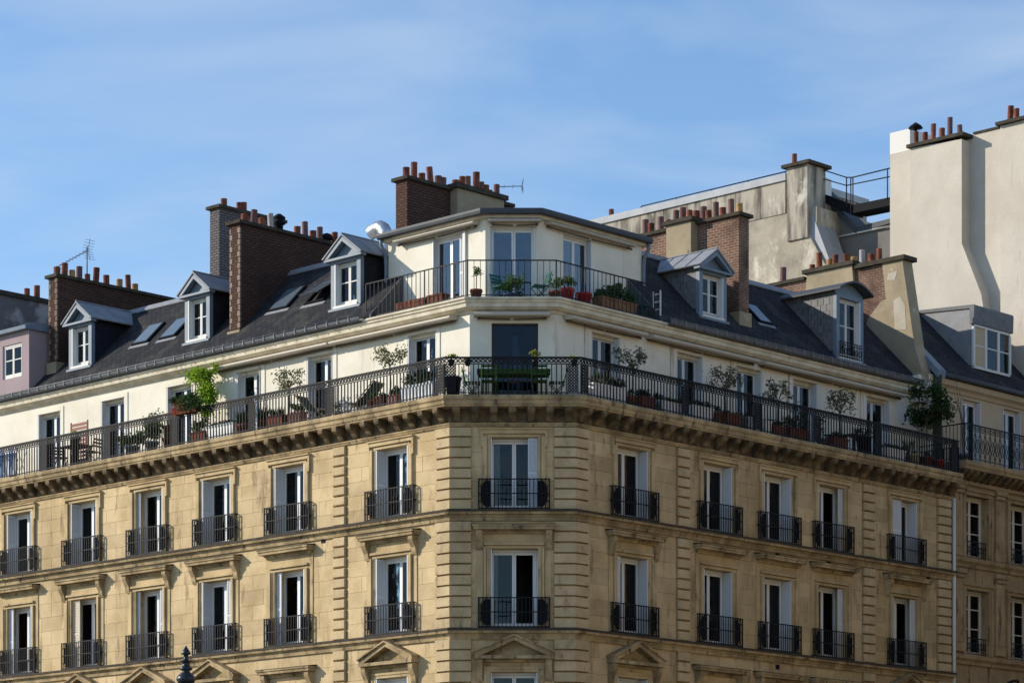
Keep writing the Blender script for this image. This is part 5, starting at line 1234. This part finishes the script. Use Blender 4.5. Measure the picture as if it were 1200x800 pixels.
trough('red clay box left under the small upright olive', 'R', 903, 917, -.1, 'clay', .34, .22, 'darkleaf', 160)
bush('dense dark bush spilling behind the rail in the shade', 'R', 935, 0, .55, .55, 'clay', (.3, .36), 'darkleaf', 520, .09)
trough('red clay box left of the slim dark rail panel', 'R', 922, 944, -.16, 'clay', .34, .1, 'darkleaf', 90)
bush('narrow dark shrub right behind the fourth rail panel', 'R', 963, 0, .18, .7, 'greypot', (.16, .3), 'darkleaf', 200)
trough('red clay box under the wide branching olive', 'R', 972, 990, -.1, 'clay', .36, .3, 'darkleaf', 230)
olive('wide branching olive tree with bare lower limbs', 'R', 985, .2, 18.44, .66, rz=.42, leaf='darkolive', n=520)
bush('dark leafy bush above a folded black table', 'R', 1012, .1, .42, .35, 'blackpot', (.24, .62), 'darkleaf', 300)
x = xs('R', -.05, 1005); m = FM('R', x, -.05, ZB); t = thing('balcony_table', 'small black table on the shaded balcony', 'table', m)
part('tabletop', MB().box(-.45, .45, -.2, .2, .56, .6), 'blackpot', t, m)
for sx in (-1, 1):
    for sy in (-1, 1): part('leg', memo(('rtl',), lambda: MB().box(-.016, .016, -.016, .016, 0, .56)), 'blackpot', t, m @ Matrix.Translation((sx * .4, sy * .16, 0)))
trough('white trough near the far end of the shaded balcony', 'R', 1036, 1057, -.1, 'trough', .38, .2, 'darkleaf', 150)
bush('pale yellow pot left of the big bushy tree', 'R', 1072, -.15, .12, .1, 'yellowpot', (.17, .38), 'darkleaf', 60)
olive('dense dark green bushy tree at the far end of the shaded balcony', 'R', 1086, .3, 19.15, .82, rz=.6, leaf='darkleaf', n=1900, size=.16, pr=.26, base=.42)
bush('red pot under the dense bushy tree', 'R', 1086, -.15, .15, .15, 'clay', (.2, .38), 'darkleaf', 80)
bush('bright red pot right of the dense bushy tree', 'R', 1100, -.15, .14, .2, 'redpot', (.16, .36), 'darkleaf', 90)
bush('thin pale grass in a pot left of the dense bushy tree', 'R', 1064, .3, .3, .8, 'greypot', (.2, .4), 'olive', 120, .05, kind='blade')
x = xs('R', .3, 1122); m = FM('R', x + .3, .3, 17.0); t = thing('bare_shrub', 'leafless thin shrub at the end of the ornate neighbouring balcony', 'shrub', m)
part('pot', pot_mesh(.18, .34), 'greypot', t, m)
tk = MB()
for a in ((-.25, 2.7), (.12, 2.2), (-.05, 2.4)): tk.tube([(0, 0, .3), (a[0] * .25, 0, 1.2), (a[0], .1, a[1])], .022, 5, .006)
for a in ((-.25, 2.4, .2), (.3, 2.0, .0), (-.3, 2.1, 0)): tk.tube([(0, 0, 1.3), (a[0], a[2], a[1])], .012, 5, .005)
part('branches', tk, 'bark', t, m)
# top terrace
Yt = 1.5
a, b = xs('L', Yt, 465), xs('L', Yt, 503); wd = b - a; m = FM('L', a, Yt, ZT)
t = thing('brick_planter', 'long low planter of open terracotta blocks along the terrace rail', 'planter', m)
for r_ in range(4):
    for k in range(int(wd / .2)): part('brick', memo(('pbrick',), lambda: MB().box(0, .185, -.1, .1, 0, .085)), 'pot', t, m @ Matrix.Translation((k * .2 + (.05 if r_ % 2 else 0), 0, r_ * .095)))
trough('small terracotta box at the corner end of the open block planter', 'L', 504, 522, Yt, 'clay', .36, .06, 'darkleaf', 60, z=ZT, size=.04)
bush('tiny flower pot on the terrace beside the little standard tree', 'L', 541, 1.5, .08, .08, 'clay', (.11, .16), 'darkleaf', 40, .04, z=ZT)
def std(m, h): leaves(m, (0, 0, .78), (.17, .15, .16), 170, .07, 6)
x = xs('C', 1.45, 558); plant('little standard tree in a terracotta pot by the terrace corner', 'C', x, 1.45, ZT, 'clay', (.17, .28), std, 'leaf', MB().tube([(0, 0, .2), (.01, 0, .7)], .014, 5), 'potted_tree', cat='tree')
bush('dark leafy ficus in a blue pot before the terrace french window', 'C', 598, 1.6, .36, .62, 'bluepot', (.2, .2), 'leaf', 520, .09, z=ZT)
fchair('teal folding chair left behind the leafy ficus on the terrace', 'C', xs('C', 1.9, 588), 1.9, ZT, R(40), 'tealpaint'); fchair('teal folding chair right of the leafy ficus on the terrace', 'C', xs('C', 1.8, 632), 1.8, ZT, R(-70), 'tealpaint')
bush('round leafed plant in a low terracotta pot at the terrace bend', 'C', 651, 1.45, .24, .5, 'clay', (.19, .24), 'leaf', 240, .085, z=ZT)
bush('green plant in a tall glazed red pot on the terrace', 'R', 665, 1.5, .26, .42, 'redpot', (.2, .44), 'leaf', 260, .085, z=ZT)
bush('empty looking glazed red pot beside the planted red one', 'R', 684, 1.5, .08, .05, 'redpot', (.23, .42), 'darkleaf', 30, .04, z=ZT)
trough('orange wooden planter with broad dark leaves on the terrace', 'R', 699, 741, 1.45, 'wood', .40, .5, 'leaf', 420, z=ZT, dp=.36, size=.12)
fchair('teal folding chair leaning at the right end of the terrace', 'R', xs('R', 1.5, 751), 1.5, ZT, R(80), 'tealpaint')
